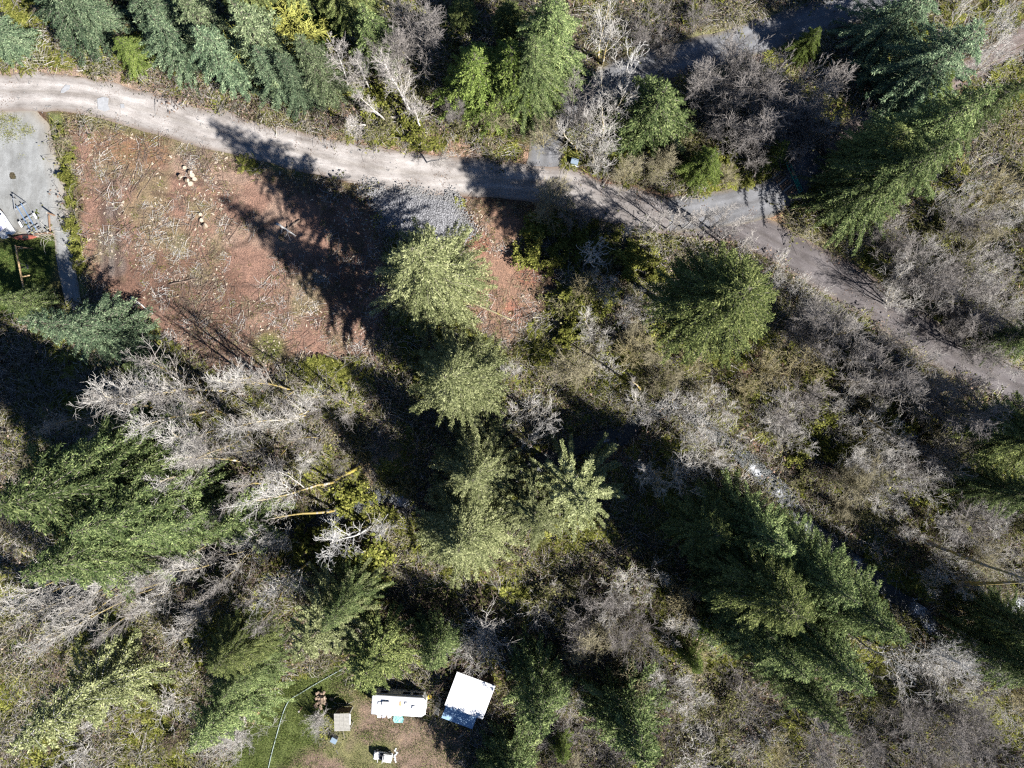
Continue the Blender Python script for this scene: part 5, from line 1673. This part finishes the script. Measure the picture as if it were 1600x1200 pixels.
RND = [log_round(i, 0.32 + 0.05 * i, 0.45) for i in range(3)]
SPL = [half_round(i, 0.24, 0.5) for i in range(2)]
for i, (px, py, fl, nm) in enumerate([(290, 263, 0, 'uppermost'), (297, 270, 1, 'whitest middle'), (302, 275, 0, 'largest'), (285, 278, 1, 'leftmost'), (306, 281, 0, 'orange rightmost'), (299, 288, 0, 'lowest'), (292, 283, 1, 'small tilted')]):
    x, y = P(px, py)
    o = link('log_round', RND[i % 3], None, (x, y, zt1(x, y) + (0.0 if not fl else 0.3)), (1.4 * fl, 0, i * 1.3), 0.75)
    tag(o, nm + ' cut log round in the pale heap near the road edge of the clearing', 'log', 'log rounds by the road edge of the clearing')
for i, (px, py, fl, nm) in enumerate([(315, 336, 0, 'upper'), (317, 345, 0, 'middle'), (321, 355, 1, 'lower')]):
    x, y = P(px, py)
    o = link('log_round', RND[i % 3], None, (x, y, zt1(x, y) + 0.28 * fl), (1.3 * fl, 0, i), 0.7)
    tag(o, nm + ' of three pale log rounds at the tip of the fir shadow', 'log', 'three log rounds in the clearing')
FW = 'split firewood in the heap by the slatted shelter'
x0, y0 = P(504, 1089)
for i in range(26):
    a = rng.uniform(0, 6.28)
    d = abs(rng.normal(0, 0.55))
    x, y = x0 + d * math.cos(a) * 0.8, y0 + d * math.sin(a) * 1.3
    z = zt1(x, y) + max(0.05, 0.75 - d * 0.55) * rng.uniform(0.6, 1)
    o = link('firewood_piece', SPL[i % 2], None, (x, y, z - 0.05), (rng.uniform(0.9, 1.6), rng.uniform(-0.4, .4), rng.uniform(0, 6.28)))
    tag(o, 'piece of pale split firewood in the heap by the slatted shelter', 'firewood', FW)

# ------------------------------------------------------------------ white travel trailer
x, y = P(623.5, 1102, 2.75)
tz = zt1(x, y)
tr = empty('travel_trailer', (x, y, tz), math.radians(-3.5))
tag(tr, 'white travel trailer with roof vents parked beside the dirt yard', 'trailer')
L, W = 6.5, 2.3
prof = [(-L / 2, -W / 2), (L / 2 - 0.5, -W / 2), (L / 2, -W / 2 + 0.35), (L / 2, W / 2 - 0.35), (L / 2 - 0.4, W / 2), (-L / 2, W / 2)]
MB().prism(prof, 0.55, 2.62).build('body', 'cream_wall', tr)
mb = MB()
n = len(prof)
lay = []
for (k, zz) in ((1.02, 2.62), (1.02, 2.70), (0.96, 2.76), (0.75, 2.80)):
    lay += [(a * (1 + (k - 1) * (1 if k > 1 else 0.4)), b_ * k, zz) for a, b_ in prof]
fs = [tuple(range(n - 1, -1, -1)), tuple(range(3 * n, 4 * n))] + [(l * n + i, l * n + (i + 1) % n, l * n + n + (i + 1) % n, l * n + n + i) for l in range(3) for i in range(n)]
mb.add(lay, fs)
roof = mb.build('roof', 'white_metal', tr)
for (vx, vy, sx, sy, sz, mt) in [(-2.35, 0.25, 0.38, 0.38, 0.16, 'white_metal'), (-1.55, 0.28, 0.95, 0.62, 0.30, 'white_metal'), (0.9, 0.42, 0.38, 0.38, 0.16, 'white_metal'), (1.85, 0.0, 0.42, 0.42, 0.18, 'white_metal'), (0.2, 0.35, 0.3, 0.55, 0.06, 'tan_wood')]:
    MB().box((vx, vy, 2.79 + sz / 2), (sx, sy, sz), 0, 0, 0.05).build('air_conditioner' if sx > 0.9 else ('skylight' if mt == 'tan_wood' else 'roof_vent'), mt, roof)
for (wx, ww) in [(-2.0, 0.9), (0.75, 0.9), (2.2, 1.3)]:
    wi = MB().box((wx, W / 2 + 0.02, 1.75), (ww, 0.05, 0.75)).build('window', 'dark_glass', tr)
    MB().box((wx, W / 2 + 0.035, 2.16), (ww + 0.12, 0.06, 0.06)).box((wx, W / 2 + 0.035, 1.34), (ww + 0.12, 0.06, 0.06)).build('frame', 'white_paint', wi)
for (wx, ww) in [(-1.6, 1.2), (1.9, 1.0)]:
    MB().box((wx, -W / 2 - 0.02, 1.75), (ww, 0.05, 0.75)).build('window', 'dark_glass', tr)
dr = MB().box((0.5, -W / 2 - 0.025, 1.5), (0.75, 0.06, 1.85)).build('door', 'white_paint', tr)
MB().box((0.78, -W / 2 - 0.08, 1.5), (0.05, 0.06, 0.18)).build('handle', 'steel', dr)
MB().box((-1.2, -W / 2 - 0.09, 2.52), (3.2, 0.16, 0.14), 0, 0, 0.05).build('awning_roll', 'white_paint', tr)
MB().box((0, W / 2 + 0.012, 2.2), (L * 0.86, 0.03, 0.12)).build('stripe', 'grey_blue', tr)
for sx in (-0.55, 0.25):
    for sy in (-1, 1):
        wh = MB().tube([(sx, sy * (W / 2 - 0.28), 0.33), (sx, sy * (W / 2 - 0.05), 0.33)], 0.33, 14).build('wheel', 'rubber', tr)
        MB().tube([(sx, sy * (W / 2 - 0.05), 0.33), (sx, sy * (W / 2 - 0.03), 0.33)], 0.19, 10).build('rim', 'steel', wh)
MB().tube([(L / 2 - 0.2, -0.6, 0.5), (L / 2 + 1.1, 0, 0.5)], 0.05).tube([(L / 2 - 0.2, 0.6, 0.5), (L / 2 + 1.1, 0, 0.5)], 0.05).tube([(L / 2 + 0.9, 0, 0.0), (L / 2 + 0.9, 0, 0.6)], 0.04).build('hitch', 'steel', tr)
MB().box((0, 0, 0.5), (L * 0.95, W * 0.7, 0.1)).build('chassis', 'steel', tr)

# things around the trailer
x, y = P(676, 1099, 0.6)
e = empty('pallet_gate', (x, y, zt1(x, y)), math.radians(-100))
tag(e, 'pale slatted gate panel leaning at the nose of the travel trailer', 'gate panel')
for k in range(7):
    MB().box((-1.0 + 0.33 * k, 0, 0.75), (0.25, 0.05, 1.0 if k % 2 else 1.04)).build('slat', 'weathered_wood', e)
for zz in (0.4, 1.1):
    MB().box((0, 0.05, zz), (2.3, 0.05, 0.12)).build('rail', 'weathered_wood', e)
for c_ in e.children:
    c_.rotation_euler = (math.radians(-52), 0, 0)
x, y = P(648, 1081)
e = empty('entry_deck', (x, y, zt1(x, y)), math.radians(-3.5))
tag(e, 'small brown plank deck against the shaded side of the travel trailer', 'deck')
for k in range(8):
    MB().box((-0.98 + 0.28 * k, 0, 0.42), (0.25, 1.0, 0.05)).build('plank', 'brown_wood', e)
for sx in (-0.95, 0.95):
    for sy in (-0.4, 0.4):
        MB().box((sx, sy, 0.15), (0.1, 0.1, 0.48)).build('leg', 'brown_wood', e)
x, y = P(642, 1074)
tag(MB().box((0, 0, 0.06), (0.85, 0.16, 0.05), 0, 0, 0.01).build('white_plank', 'white_paint', None, (x, y, zt1(x, y)), 0.1), 'short white plank lying in the shade behind the travel trailer', 'plank')
x, y = P(673, 1082)
e = empty('yellow_barrel', (x, y, zt1(x, y)))
tag(e, 'dull yellow barrel near the nose of the travel trailer', 'barrel')
MB().tube([(0, 0, 0), (0, 0, 0.3), (0, 0, 0.6), (0, 0, 0.85)], [0.27, 0.3, 0.3, 0.27], 14).build('drum', 'yellow_paint', e)
MB().tube([(0, 0, 0.85), (0, 0, 0.88)], 0.24, 14).build('lid', 'yellow_paint', e)
# teal tarp: a crumpled sheet
x, y = P(623, 1122.5)
tv, tf = [], []
for j in range(7):
    for i in range(9):
        u, v_ = i / 8 - 0.5, j / 6 - 0.5
        k = 1 - 0.25 * abs(v_ * 2) ** 3
        tv.append((u * 1.3 * k, v_ * 0.95, 0.06 + 0.09 * random.random() + 0.02))
for j in range(6):
    for i in range(8):
        tf.append((j * 9 + i, j * 9 + i + 1, j * 9 + 10 + i, j * 9 + 9 + i))
mb = MB(); mb.add(tv, tf)
tag(mb.build('tarp', 'teal_tarp', None, (x, y, zt1(x, y) + 0.02)), 'crumpled teal tarp on the ground against the travel trailer', 'tarp')
for i, (px, nm) in enumerate([(593, 'leftmost'), (600, 'middle'), (609, 'rightmost')]):
    x, y = P(px, 1117.5)
    e = empty('storage_tub', (x, y, zt1(x, y)), 0.2 * i)
    tag(e, nm + ' of three small white tubs along the sunny side of the travel trailer', 'tub', 'white tubs by the travel trailer')
    MB().box((0, 0, 0.18), (0.42, 0.3, 0.32), 0, 0, 0, ).build('tub', 'white_paint', e)
    MB().box((0, 0, 0.36), (0.46, 0.34, 0.05), 0, 0, 0.02).build('lid', 'grey_vent' if i == 1 else 'white_paint', e)

# ------------------------------------------------------------------ shed with white metal roof and lean-to coloured blue for shade
x, y = P(734.5, 1085, 3.1)
sz0 = zt1(x, y)
sh = empty('shed', (x, y, sz0), math.radians(-20.3))
tag(sh, 'shed with ribbed white metal roof and lean-to with blue shade in its colour', 'shed')
MB().prism([(-2.3, -2.0), (2.3, -2.0), (2.3, 2.0), (-2.3, 2.0)], -0.2, 2.72).build('wall', 'shed_wood', sh)
for k in range(16):
    MB().box((-2.33 + 0.02 * (k % 2), -1.9 + 0.253 * k, 1.3), (0.04, 0.22, 2.6)).build('board', 'shed_wood', sh)
    MB().box((2.33 - 0.02 * (k % 2), -1.9 + 0.253 * k, 1.3), (0.04, 0.22, 2.6)).build('board', 'shed_wood', sh)
# roof: ribbed sheets, gently pitched towards the lean-to
RW_, RL_ = 4.95, 4.42
mb = MB()
nr = 27
xs, zs = [], []
for k in range(nr):
    x0 = -RW_ / 2 + RW_ * k / nr
    for (u, h_) in ((0, 0), (0.55, 0), (0.68, 0.035), (0.87, 0.035)):
        xs.append(x0 + u * RW_ / nr); zs.append(h_)
xs.append(RW_ / 2); zs.append(0)
n = len(xs)
v = []
for (yy, zz) in ((-RL_ / 2, 2.86), (RL_ / 2, 3.2)):
    v += [(a, yy, zz + b_) for a, b_ in zip(xs, zs)]
for (yy, zz) in ((-RL_ / 2, 2.80), (RL_ / 2, 3.14)):
    v += [(a, yy, zz) for a in xs]
f = []
for i in range(n - 1):
    f += [(i, i + 1, n + i + 1, n + i), (2 * n + i, 3 * n + i, 3 * n + i + 1, 2 * n + i + 1), (i, 2 * n + i, 2 * n + i + 1, i + 1), (n + i, n + i + 1, 3 * n + i + 1, 3 * n + i)]
f += [(0, n, 3 * n, 2 * n), (n - 1, 3 * n - 1, 4 * n - 1, 2 * n - 1)]
mb.add(v, f)
rf = mb.build('roof', 'white_metal', sh)
MB().box((0, RL_ / 2 + 0.03, 3.14), (RW_ + 0.06, 0.05, 0.16)).build('fascia', 'white_paint', rf)
MB().box((0, -RL_ / 2 - 0.04, 2.78), (RW_, 0.07, 0.07)).build('gutter', 'white_paint', rf)
# lean-to: six metal sheets on posts, tree shade put in as blue
lt = MB().box((-0.25, -1.95, 2.2), (4.1, 0.12, 0.12)).build('lean_to_beam', 'shed_wood', sh)
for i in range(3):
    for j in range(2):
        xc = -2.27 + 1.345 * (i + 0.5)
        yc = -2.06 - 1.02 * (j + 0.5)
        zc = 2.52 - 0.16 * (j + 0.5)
        o = MB().box((0, 0, 0), (1.33, 1.05, 0.03)).build('roof_sheet', 'shade_blue_sheet', sh, (xc, yc, zc))
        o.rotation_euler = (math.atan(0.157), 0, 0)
for px_ in (-2.15, -0.25, 1.65):
    MB().box((px_, -3.95, 1.0), (0.12, 0.12, 2.36)).build('post', 'shed_wood', sh)
MB().box((-0.25, -3.95, 2.11), (4.0, 0.1, 0.14)).build('beam', 'shed_wood', sh)
d_ = MB().box((0.6, -2.03, 1.05), (0.95, 0.06, 2.0)).build('door', 'brown_wood', sh)
MB().box((0.95, -2.08, 1.05), (0.06, 0.06, 0.16)).build('handle', 'steel', d_)
MB().box((-1.2, -2.025, 1.4), (0.9, 0.05, 0.7)).build('window', 'dark_glass', sh)

# ------------------------------------------------------------------ slatted shelter
x, y = P(534.5, 1128.5, 2.1)
e = empty('slatted_shelter', (x, y, zt1(x, y)), math.radians(1.5))
tag(e, 'small open shelter with a square grey slatted roof on the yard', 'shelter')
for k in range(13):
    MB().box((0, -1.0 + 2.0 * k / 12, 2.1), (1.95, 0.148, 0.035)).build('slat', 'weathered_wood', e)
for k in range(3):
    MB().box((-0.85 + 0.85 * k, 0, 2.045), (0.08, 2.14, 0.07)).build('rafter', 'weathered_wood', e)
for k in range(2):
    MB().box((-0.22 + 0.5 * k, 0, 2.13), (0.05, 2.1, 0.025)).build('batten', 'weathered_wood', e)
MB().box((0.99, 0.35, 2.1), (0.12, 1.3, 0.09)).build('edge_board', 'white_paint', e)
for sx in (-0.88, 0.88):
    for sy in (-0.95, 0.95):
        MB().box((sx, sy, 0.98), (0.1, 0.1, 2.1)).build('post', 'weathered_wood', e)
MB().box((-0.88, 0, 0.9), (0.04, 1.8, 1.5)).build('side_panel', 'shed_wood', e)
MB().box((0, 0.97, 0.9), (1.7, 0.04, 1.5)).build('back_panel', 'shed_wood', e)
# grey chest
x, y = P(524, 1152)
e = empty('storage_chest', (x, y, zt1(x, y)), math.radians(-28))
tag(e, 'small grey-blue chest standing on the grass below the slatted shelter', 'chest')
MB().box((0, 0, 0.4), (0.72, 0.6, 0.8), 0, 0, 0.04).build('box', 'grey_vent', e)
MB().box((0, 0, 0.84), (0.78, 0.66, 0.08), 0, 0, 0.02).build('lid', 'grey_blue', e)

# ------------------------------------------------------------------ white utility cart
x, y = P(598, 1182, 0.6)
e = empty('utility_cart', (x, y, zt1(x, y)), math.radians(-9))
tag(e, 'white utility cart with dark seats at the bottom of the yard', 'cart')
MB().box((0, 0, 0.42), (2.35, 0.98, 0.28), 0, 0, 0.08).build('chassis', 'white_paint', e)
MB().box((-0.9, 0, 0.68), (0.5, 0.92, 0.3), 0, 0, 0.1).build('hood', 'white_paint', e)
for sy in (-0.24, 0.24):
    st = MB().box((-0.18, sy, 0.66), (0.42, 0.4, 0.14), 0, 0, 0.04).build('seat', 'dark_seat', e)
    MB().box((0.06, sy, 0.92), (0.1, 0.4, 0.45), 0, 0, 0.03).build('backrest', 'dark_seat', st)
MB().box((0.63, 0, 0.64), (1.05, 0.96, 0.05)).box((0.63, 0.46, 0.8), (1.05, 0.05, 0.3)).box((0.63, -0.46, 0.8), (1.05, 0.05, 0.3)).box((1.13, 0, 0.8), (0.05, 0.9, 0.3)).build('cargo_bed', 'white_paint', e)
MB().box((0.63, 0, 0.86), (0.95, 0.82, 0.28), 0, 0, 0.06).build('load', 'white_paint', e)
ring = [(-0.52 + 0.05 * math.cos(a), 0.24 + 0.15 * math.cos(a), 0.98 + 0.14 * math.sin(a)) for a in np.linspace(0, 6.283, 13)]
sw = MB().tube(ring, 0.018, 5, 0, False).build('steering_wheel', 'rubber', e)
MB().tube([(-0.75, 0.24, 0.75), (-0.52, 0.24, 0.98)], 0.02).build('column', 'steel', sw)
MB().tube([(-0.6, 0.46, 0.6), (-0.5, 0.46, 1.35), (-0.5, -0.46, 1.35), (-0.6, -0.46, 0.6)], 0.025).tube([(0.12, 0.46, 0.6), (0.1, 0.46, 1.35), (0.1, -0.46, 1.35), (0.12, -0.46, 0.6)], 0.025).build('roll_bar', 'white_paint', e)
for sx in (-0.78, 0.72):
    for sy in (-0.45, 0.45):
        wh = MB().tube([(sx, sy - 0.1, 0.27), (sx, sy + 0.1, 0.27)], 0.27, 14).build('wheel', 'rubber', e)
        MB().tube([(sx, sy * 1.23, 0.27), (sx, sy * 1.25, 0.27)], 0.13, 10).build('rim', 'white_paint', wh)
for i in range(6):
    x, y = P(618 + rng.normal(0, 1.2), 1171 + 3.4 * i)
    o = MB().box((0, 0, 0), (rng.uniform(0.35, 0.7), 0.14, 0.05)).build('white_board', 'white_paint', None, (x, y, zt1(x, y) + 0.06 + 0.01 * i), rng.uniform(0.8, 2.2))
    tag(o, 'white broken board in the heap right of the utility cart', 'board', 'white boards beside the utility cart')

# ------------------------------------------------------------------ hose across the lawn, plank, posts
hp = spline([(*P(*q_), 0) for q_ in [(416, 1215), (424, 1180), (432, 1150), (439, 1125), (446, 1105), (454, 1092), (470, 1082), (490, 1070), (515, 1056), (548, 1038)]], 0.4)
hp[:, 2] = zt(hp[:, 0], hp[:, 1]) + 0.09
mb = MB()
mb.tube([tuple(p_ - np.array([hp[0, 0], hp[0, 1], 0])) for p_ in hp], 0.05, 6)
tag(mb.build('pipe', 'hose_grey', None, (hp[0, 0], hp[0, 1], 0), 0, True), 'long grey-green pipe bending across the lower lawn', 'pipe')
x, y = P(402, 1118)
tag(MB().box((0, 0, 0.08), (2.4, 0.26, 0.07), 0, 0, 0.01).build('plank', 'tan_wood', None, (x, y, zt1(x, y)), math.radians(62)), 'tan plank lying at the left edge of the lower lawn', 'plank')
for (px, py, h_, lab) in [(472, 1104, 1.3, 'grey post with a long shadow on the lower lawn'), (86, 337, 1.6, 'timber post at the right of the gravel pad, upper of two'), (84, 366, 1.2, 'timber post at the lower right corner of the gravel pad')]:
    x, y = P(px, py)
    e = empty('post', (x, y, zt1(x, y)), 0.2)
    tag(e, lab, 'post')
    MB().box((0, 0, h_ / 2 - 0.1), (0.16, 0.16, h_ + 0.2), 0, 0, 0.02).build('shaft', 'brown_wood', e)
    MB().box((0, 0, h_ + 0.02), (0.2, 0.2, 0.05), 0, 0, 0.01).build('cap', 'weathered_wood', e)

# ------------------------------------------------------------------ boat trailer, boat and kayak on the gravel pad
ax, ay = P(24, 304)
bx_, by_ = P(58, 362)
ang = math.atan2(by_ - ay, bx_ - ax)
tl = math.hypot(bx_ - ax, by_ - ay)
e = empty('boat_trailer', (ax, ay, zt1(ax, ay)), ang)
tag(e, 'empty boat trailer with blue bunks on the gravel pad', 'trailer')
TW = 0.85
MB().tube([(0, 0, 0.5), (1.9, TW, 0.5)], 0.05, 6).tube([(0, 0, 0.5), (1.9, -TW, 0.5)], 0.05, 6).build('tongue', 'galvanised', e)
for sy in (-1, 1):
    MB().tube([(1.9, sy * TW, 0.5), (tl, sy * TW, 0.5)], 0.05, 6).build('side_rail', 'galvanised', e)
    MB().box((3.6, sy * 0.32, 0.63), (3.9, 0.085, 0.1)).build('bunk', 'blue_rail', e)
    wh = MB().tube([(3.9, sy * (TW + 0.1), 0.3), (3.9, sy * (TW + 0.32), 0.3)], 0.3, 14).build('wheel', 'rubber', e)
    MB().tube([(3.9, sy * (TW + 0.33), 0.3), (3.9, sy * (TW + 0.35), 0.3)], 0.16, 10).build('rim', 'galvanised', wh)
    MB().box((3.9, sy * (TW + 0.21), 0.66), (0.8, 0.26, 0.04), 0, 0, 0.015).build('fender', 'white_paint', e)
for xx in (1.9, 3.6, 5.0):
    MB().tube([(xx, -TW, 0.5), (xx, TW, 0.5)], 0.055, 6).build('cross_beam', 'steel', e)
MB().tube([(0.9, 0, 0.5), (0.9, 0, 1.1)], 0.05).box((0.95, 0, 1.1), (0.2, 0.16, 0.14)).build('winch', 'steel', e)
MB().tube([(0.15, 0, 0), (0.15, 0, 0.7)], 0.05).build('jack', 'steel', e)
MB().box((tl, 0, 0.52), (0.08, 1.9, 0.1)).build('light_bar', 'rubber', e)

ax, ay = P(-12, 318)
bx_, by_ = P(20, 366)
ang = math.atan2(by_ - ay, bx_ - ax)
e = empty('boat', ((ax + bx_) / 2, (ay + by_) / 2, zt1(ax, ay)), ang)
tag(e, 'small white open boat loaded with a pale tarp at the left edge', 'boat')
BLn = math.hypot(bx_ - ax, by_ - ay) / 2 + 0.3
secs = []
for t in np.linspace(0, 1, 10):
    xx = -BLn + 2 * BLn * t
    hw = 0.95 * min(1, (t * 1.9 + 0.02)) ** 0.6
    secs.append([(xx, -hw, 1.0), (xx, -hw * 0.85, 0.55), (xx, 0, 0.38), (xx, hw * 0.85, 0.55), (xx, hw, 1.0), (xx, hw * 0.88, 1.0), (xx, hw * 0.72, 0.62), (xx, 0, 0.55), (xx, -hw * 0.72, 0.62), (xx, -hw * 0.88, 1.0)])
v = [p_ for s_ in secs for p_ in s_]
f = [(i * 10 + k, i * 10 + (k + 1) % 10, i * 10 + 10 + (k + 1) % 10, i * 10 + 10 + k) for i in range(9) for k in range(10)] + [tuple(range(9, -1, -1)), tuple(90 + k for k in range(10))]
mb = MB(); mb.add(v, f)
hull = mb.build('hull', 'white_paint', e, smooth=False)
MB().tube([(s_[0][0], s_[0][1] * 1.01, 1.02) for s_ in secs], 0.035).tube([(s_[4][0], s_[4][1] * 1.01, 1.02) for s_ in secs], 0.035).build('gunwale', 'steel', hull)
for xx in (-0.9, 0.1):
    MB().box((xx, 0, 0.88), (0.32, 1.3, 0.08)).build('seat', 'dark_seat' if xx < -0.5 else 'white_paint', e)
mb = MB()
tv, tf = [], []
for j in range(7):
    for i in range(8):
        tv.append((0.1 + 1.6 * i / 7, -0.7 + 1.4 * j / 6, 0.95 + 0.22 * random.random()))
tf = [(j * 8 + i, j * 8 + i + 1, j * 8 + 9 + i, j * 8 + 8 + i) for j in range(6) for i in range(7)]
mb.add(tv, tf)
mb.build('cover', 'lilac_tarp', e)
MB().box((BLn + 0.12, 0, 0.95), (0.3, 0.32, 0.5), 0, 0, 0.08).box((BLn + 0.15, 0, 0.5), (0.14, 0.12, 0.7)).build('outboard_motor', 'rubber', e)
MB().tube([(-0.6, -0.6, 0.3), (-0.6, 0.6, 0.3)], 0.04).box((-0.9, 0, 0.2), (0.2, 1.2, 0.4)).box((1.0, 0, 0.2), (0.2, 1.2, 0.4)).build('cradle', 'brown_wood', e)

x, y = P(42, 371.5)
e = empty('kayak', (x, y, zt1(x, y) + 0.05), math.radians(3))
tag(e, 'red kayak lying at the lower edge of the gravel pad', 'kayak')
v, f = [], []
ks = np.linspace(-1, 1, 11)
for t in ks:
    w_ = 0.34 * (1 - abs(t) ** 2.2) + 0.015
    for k in range(8):
        a = 6.283 * k / 8
        v.append((1.6 * t, w_ * math.cos(a), 0.2 + 0.16 * math.sin(a) * (0.5 + 0.5 * (1 - t * t)) + 0.06 * t * t))
f = [(i * 8 + k, i * 8 + (k + 1) % 8, i * 8 + 8 + (k + 1) % 8, i * 8 + 8 + k) for i in range(10) for k in range(8)]
mb = MB(); mb.add(v, f + [tuple(range(7, -1, -1)), tuple(80 + k for k in range(8))])
mb.build('hull', 'red_hull', e, smooth=True)
MB().box((0.1, 0, 0.345), (0.75, 0.4, 0.03), 0, 0, 0.01).build('cockpit', 'rubber', e)
for (a, b_, lab) in [((78, 337), (80, 364), 'upright timber edging at the right of the gravel pad'), ((56, 366), (80, 364), 'timber edging along the lower right of the gravel pad'), ((-4, 345), (20, 369), 'tan beam lying diagonally beside the loaded boat'), ((10, 370), (30, 371), 'short pale beam left of the red kayak')]:
    (x0, y0), (x1, y1) = P(*a), P(*b_)
    cx, cy = (x0 + x1) / 2, (y0 + y1) / 2
    o = MB().box((0, 0, 0.14), (math.hypot(x1 - x0, y1 - y0), 0.16, 0.2), 0, 0, 0.02).build('timber_edging' if 'edging' in lab else 'timber_beam', 'tan_wood' if 'tan' in lab or 'pale' in lab else 'brown_wood', None, (cx, cy, zt1(cx, cy)), math.atan2(y1 - y0, x1 - x0))
    tag(o, lab, 'timber')
# swing frame on the left lawn
x0, y0 = P(24, 385, 2.0)
x1, y1 = P(37, 452, 2.0)
e = empty('swing_frame', ((x0 + x1) / 2, (y0 + y1) / 2, zt1((x0 + x1) / 2, (y0 + y1) / 2)), math.atan2(y1 - y0, x1 - x0))
tag(e, 'weathered timber swing frame on the shaded left lawn', 'swing frame')
Ls = math.hypot(x1 - x0, y1 - y0) / 2
MB().box((0, 0, 2.05), (2 * Ls + 0.3, 0.13, 0.15)).build('top_beam', 'tan_wood', e)
for sx in (-Ls, Ls):
    for sy in (-1, 1):
        MB().tube([(sx, sy * 0.08, 2.02), (sx + 0.1, sy * 0.95, -0.1)], 0.06, 6).build('leg', 'brown_wood', e)
    MB().box((sx, 0, 0.9), (0.09, 1.15, 0.1)).build('cross_bar', 'tan_wood', e)
MB().box((Ls - 1.6, 0.45, 1.9), (0.12, 1.0, 0.1)).build('side_arm', 'tan_wood', e)
st = MB().box((-0.4, 0, 0.5), (0.5, 0.22, 0.05), 0, 0, 0.01).build('swing_seat', 'dark_seat', e)
MB().tube([(-0.63, 0, 0.5), (-0.63, 0, 2.0)], 0.015, 5).tube([(-0.17, 0, 0.5), (-0.17, 0, 2.0)], 0.015, 5).build('chain', 'steel', st)

# ------------------------------------------------------------------ teal rail, plank deck and stones by the asphalt drive
x, y = P(1224, 288)
e = empty('plank_deck', (x, y, zt1(x, y)), math.radians(-50))
tag(e, 'dark slatted plank deck left of the teal rail beside the asphalt', 'deck')
for k in range(9):
    MB().box((-1.45 + 0.36 * k, 0, 0.32), (0.24, 1.35, 0.06)).build('plank', 'weathered_wood' if k % 3 == 0 else 'brown_wood', e)
for sy in (-0.5, 0.5):
    MB().box((0, sy, 0.24), (3.1, 0.1, 0.1)).build('joist', 'brown_wood', e)
    for sx in (-1.4, 1.4):
        MB().box((sx, sy, 0.06), (0.12, 0.12, 0.3)).build('leg', 'brown_wood', e)
x0, y0 = P(1226, 257)
x1, y1 = P(1247, 302)
e = empty('teal_rail', ((x0 + x1) / 2, (y0 + y1) / 2, zt1(x0, y0)), math.atan2(y1 - y0, x1 - x0))
tag(e, 'teal painted metal rail rack beside the plank deck', 'rail')
Ls = math.hypot(x1 - x0, y1 - y0) / 2
for sy in (-0.22, 0.22):
    MB().tube([(-Ls, sy, 0.95), (Ls, sy, 0.95)], 0.06, 6).build('top_rail', 'teal_paint', e)
    for sx in (-Ls, 0, Ls):
        MB().tube([(sx, sy, -0.1), (sx, sy, 0.95)], 0.05, 6).build('leg', 'teal_paint', e)
for k in range(11):
    MB().box((-Ls + 2 * Ls * k / 10, 0, 0.95), (0.09, 0.44, 0.05)).build('rung', 'tan_wood' if k == 4 else ('galvanised' if k == 3 else 'teal_paint'), e)
MB().box((-0.2 * Ls, 0, 1.0), (0.5, 0.4, 0.05)).build('tray', 'tan_wood', e)
MB().box((0.45 * Ls, 0, 1.0), (0.9, 0.42, 0.04)).build('sheet', 'teal_paint', e)


def stone(seed, r):
    rr = np.random.default_rng(seed)
    bm_v = []
    V = []
    for la in range(5):
        th = math.pi * (la + 0.5) / 5
        for k in range(7):
            a = 6.283 * k / 7
            V.append(np.array([math.sin(th) * math.cos(a), math.sin(th) * math.sin(a), math.cos(th) * 0.7]) * r * rr.uniform(0.8, 1.15))
    f = [(l * 7 + k, l * 7 + 7 + k, l * 7 + 7 + (k + 1) % 7, l * 7 + (k + 1) % 7) for l in range(4) for k in range(7)] + [tuple(range(7)), tuple(28 + k for k in range(6, -1, -1))]
    mb = MB(); mb.add(V, f)
    return mb.mesh('stone', 'rock')


ST = [stone(i, 0.3) for i in range(4)]
for i in range(18):
    x, y = P(1258 + rng.normal(0, 7), 311 + rng.normal(0, 3.5))
    o = link('stone', ST[i % 4], None, (x, y, zt1(x, y) + 0.12), (0, 0, rng.uniform(0, 6)), rng.uniform(0.7, 1.5))
    tag(o, 'pale stone in the pile at the lower end of the teal rail', 'stone', 'stones piled at the teal rail')
x, y = P(897, 255)
e = empty('utility_box', (x, y, zt1(x, y)), math.radians(-15))
tag(e, 'small blue-grey utility box beside the shaded road junction', 'utility box')
MB().box((0, 0, 0.35), (0.85, 0.6, 0.9), 0, 0, 0.03).build('cabinet', 'grey_blue', e)
MB().box((0, 0, 0.83), (0.95, 0.7, 0.08), 0, 0, 0.03).build('lid', 'grey_blue', e)
MB().box((0.1, -0.33, 0.1), (1.2, 0.16, 0.3)).build('plinth', 'white_paint', e)
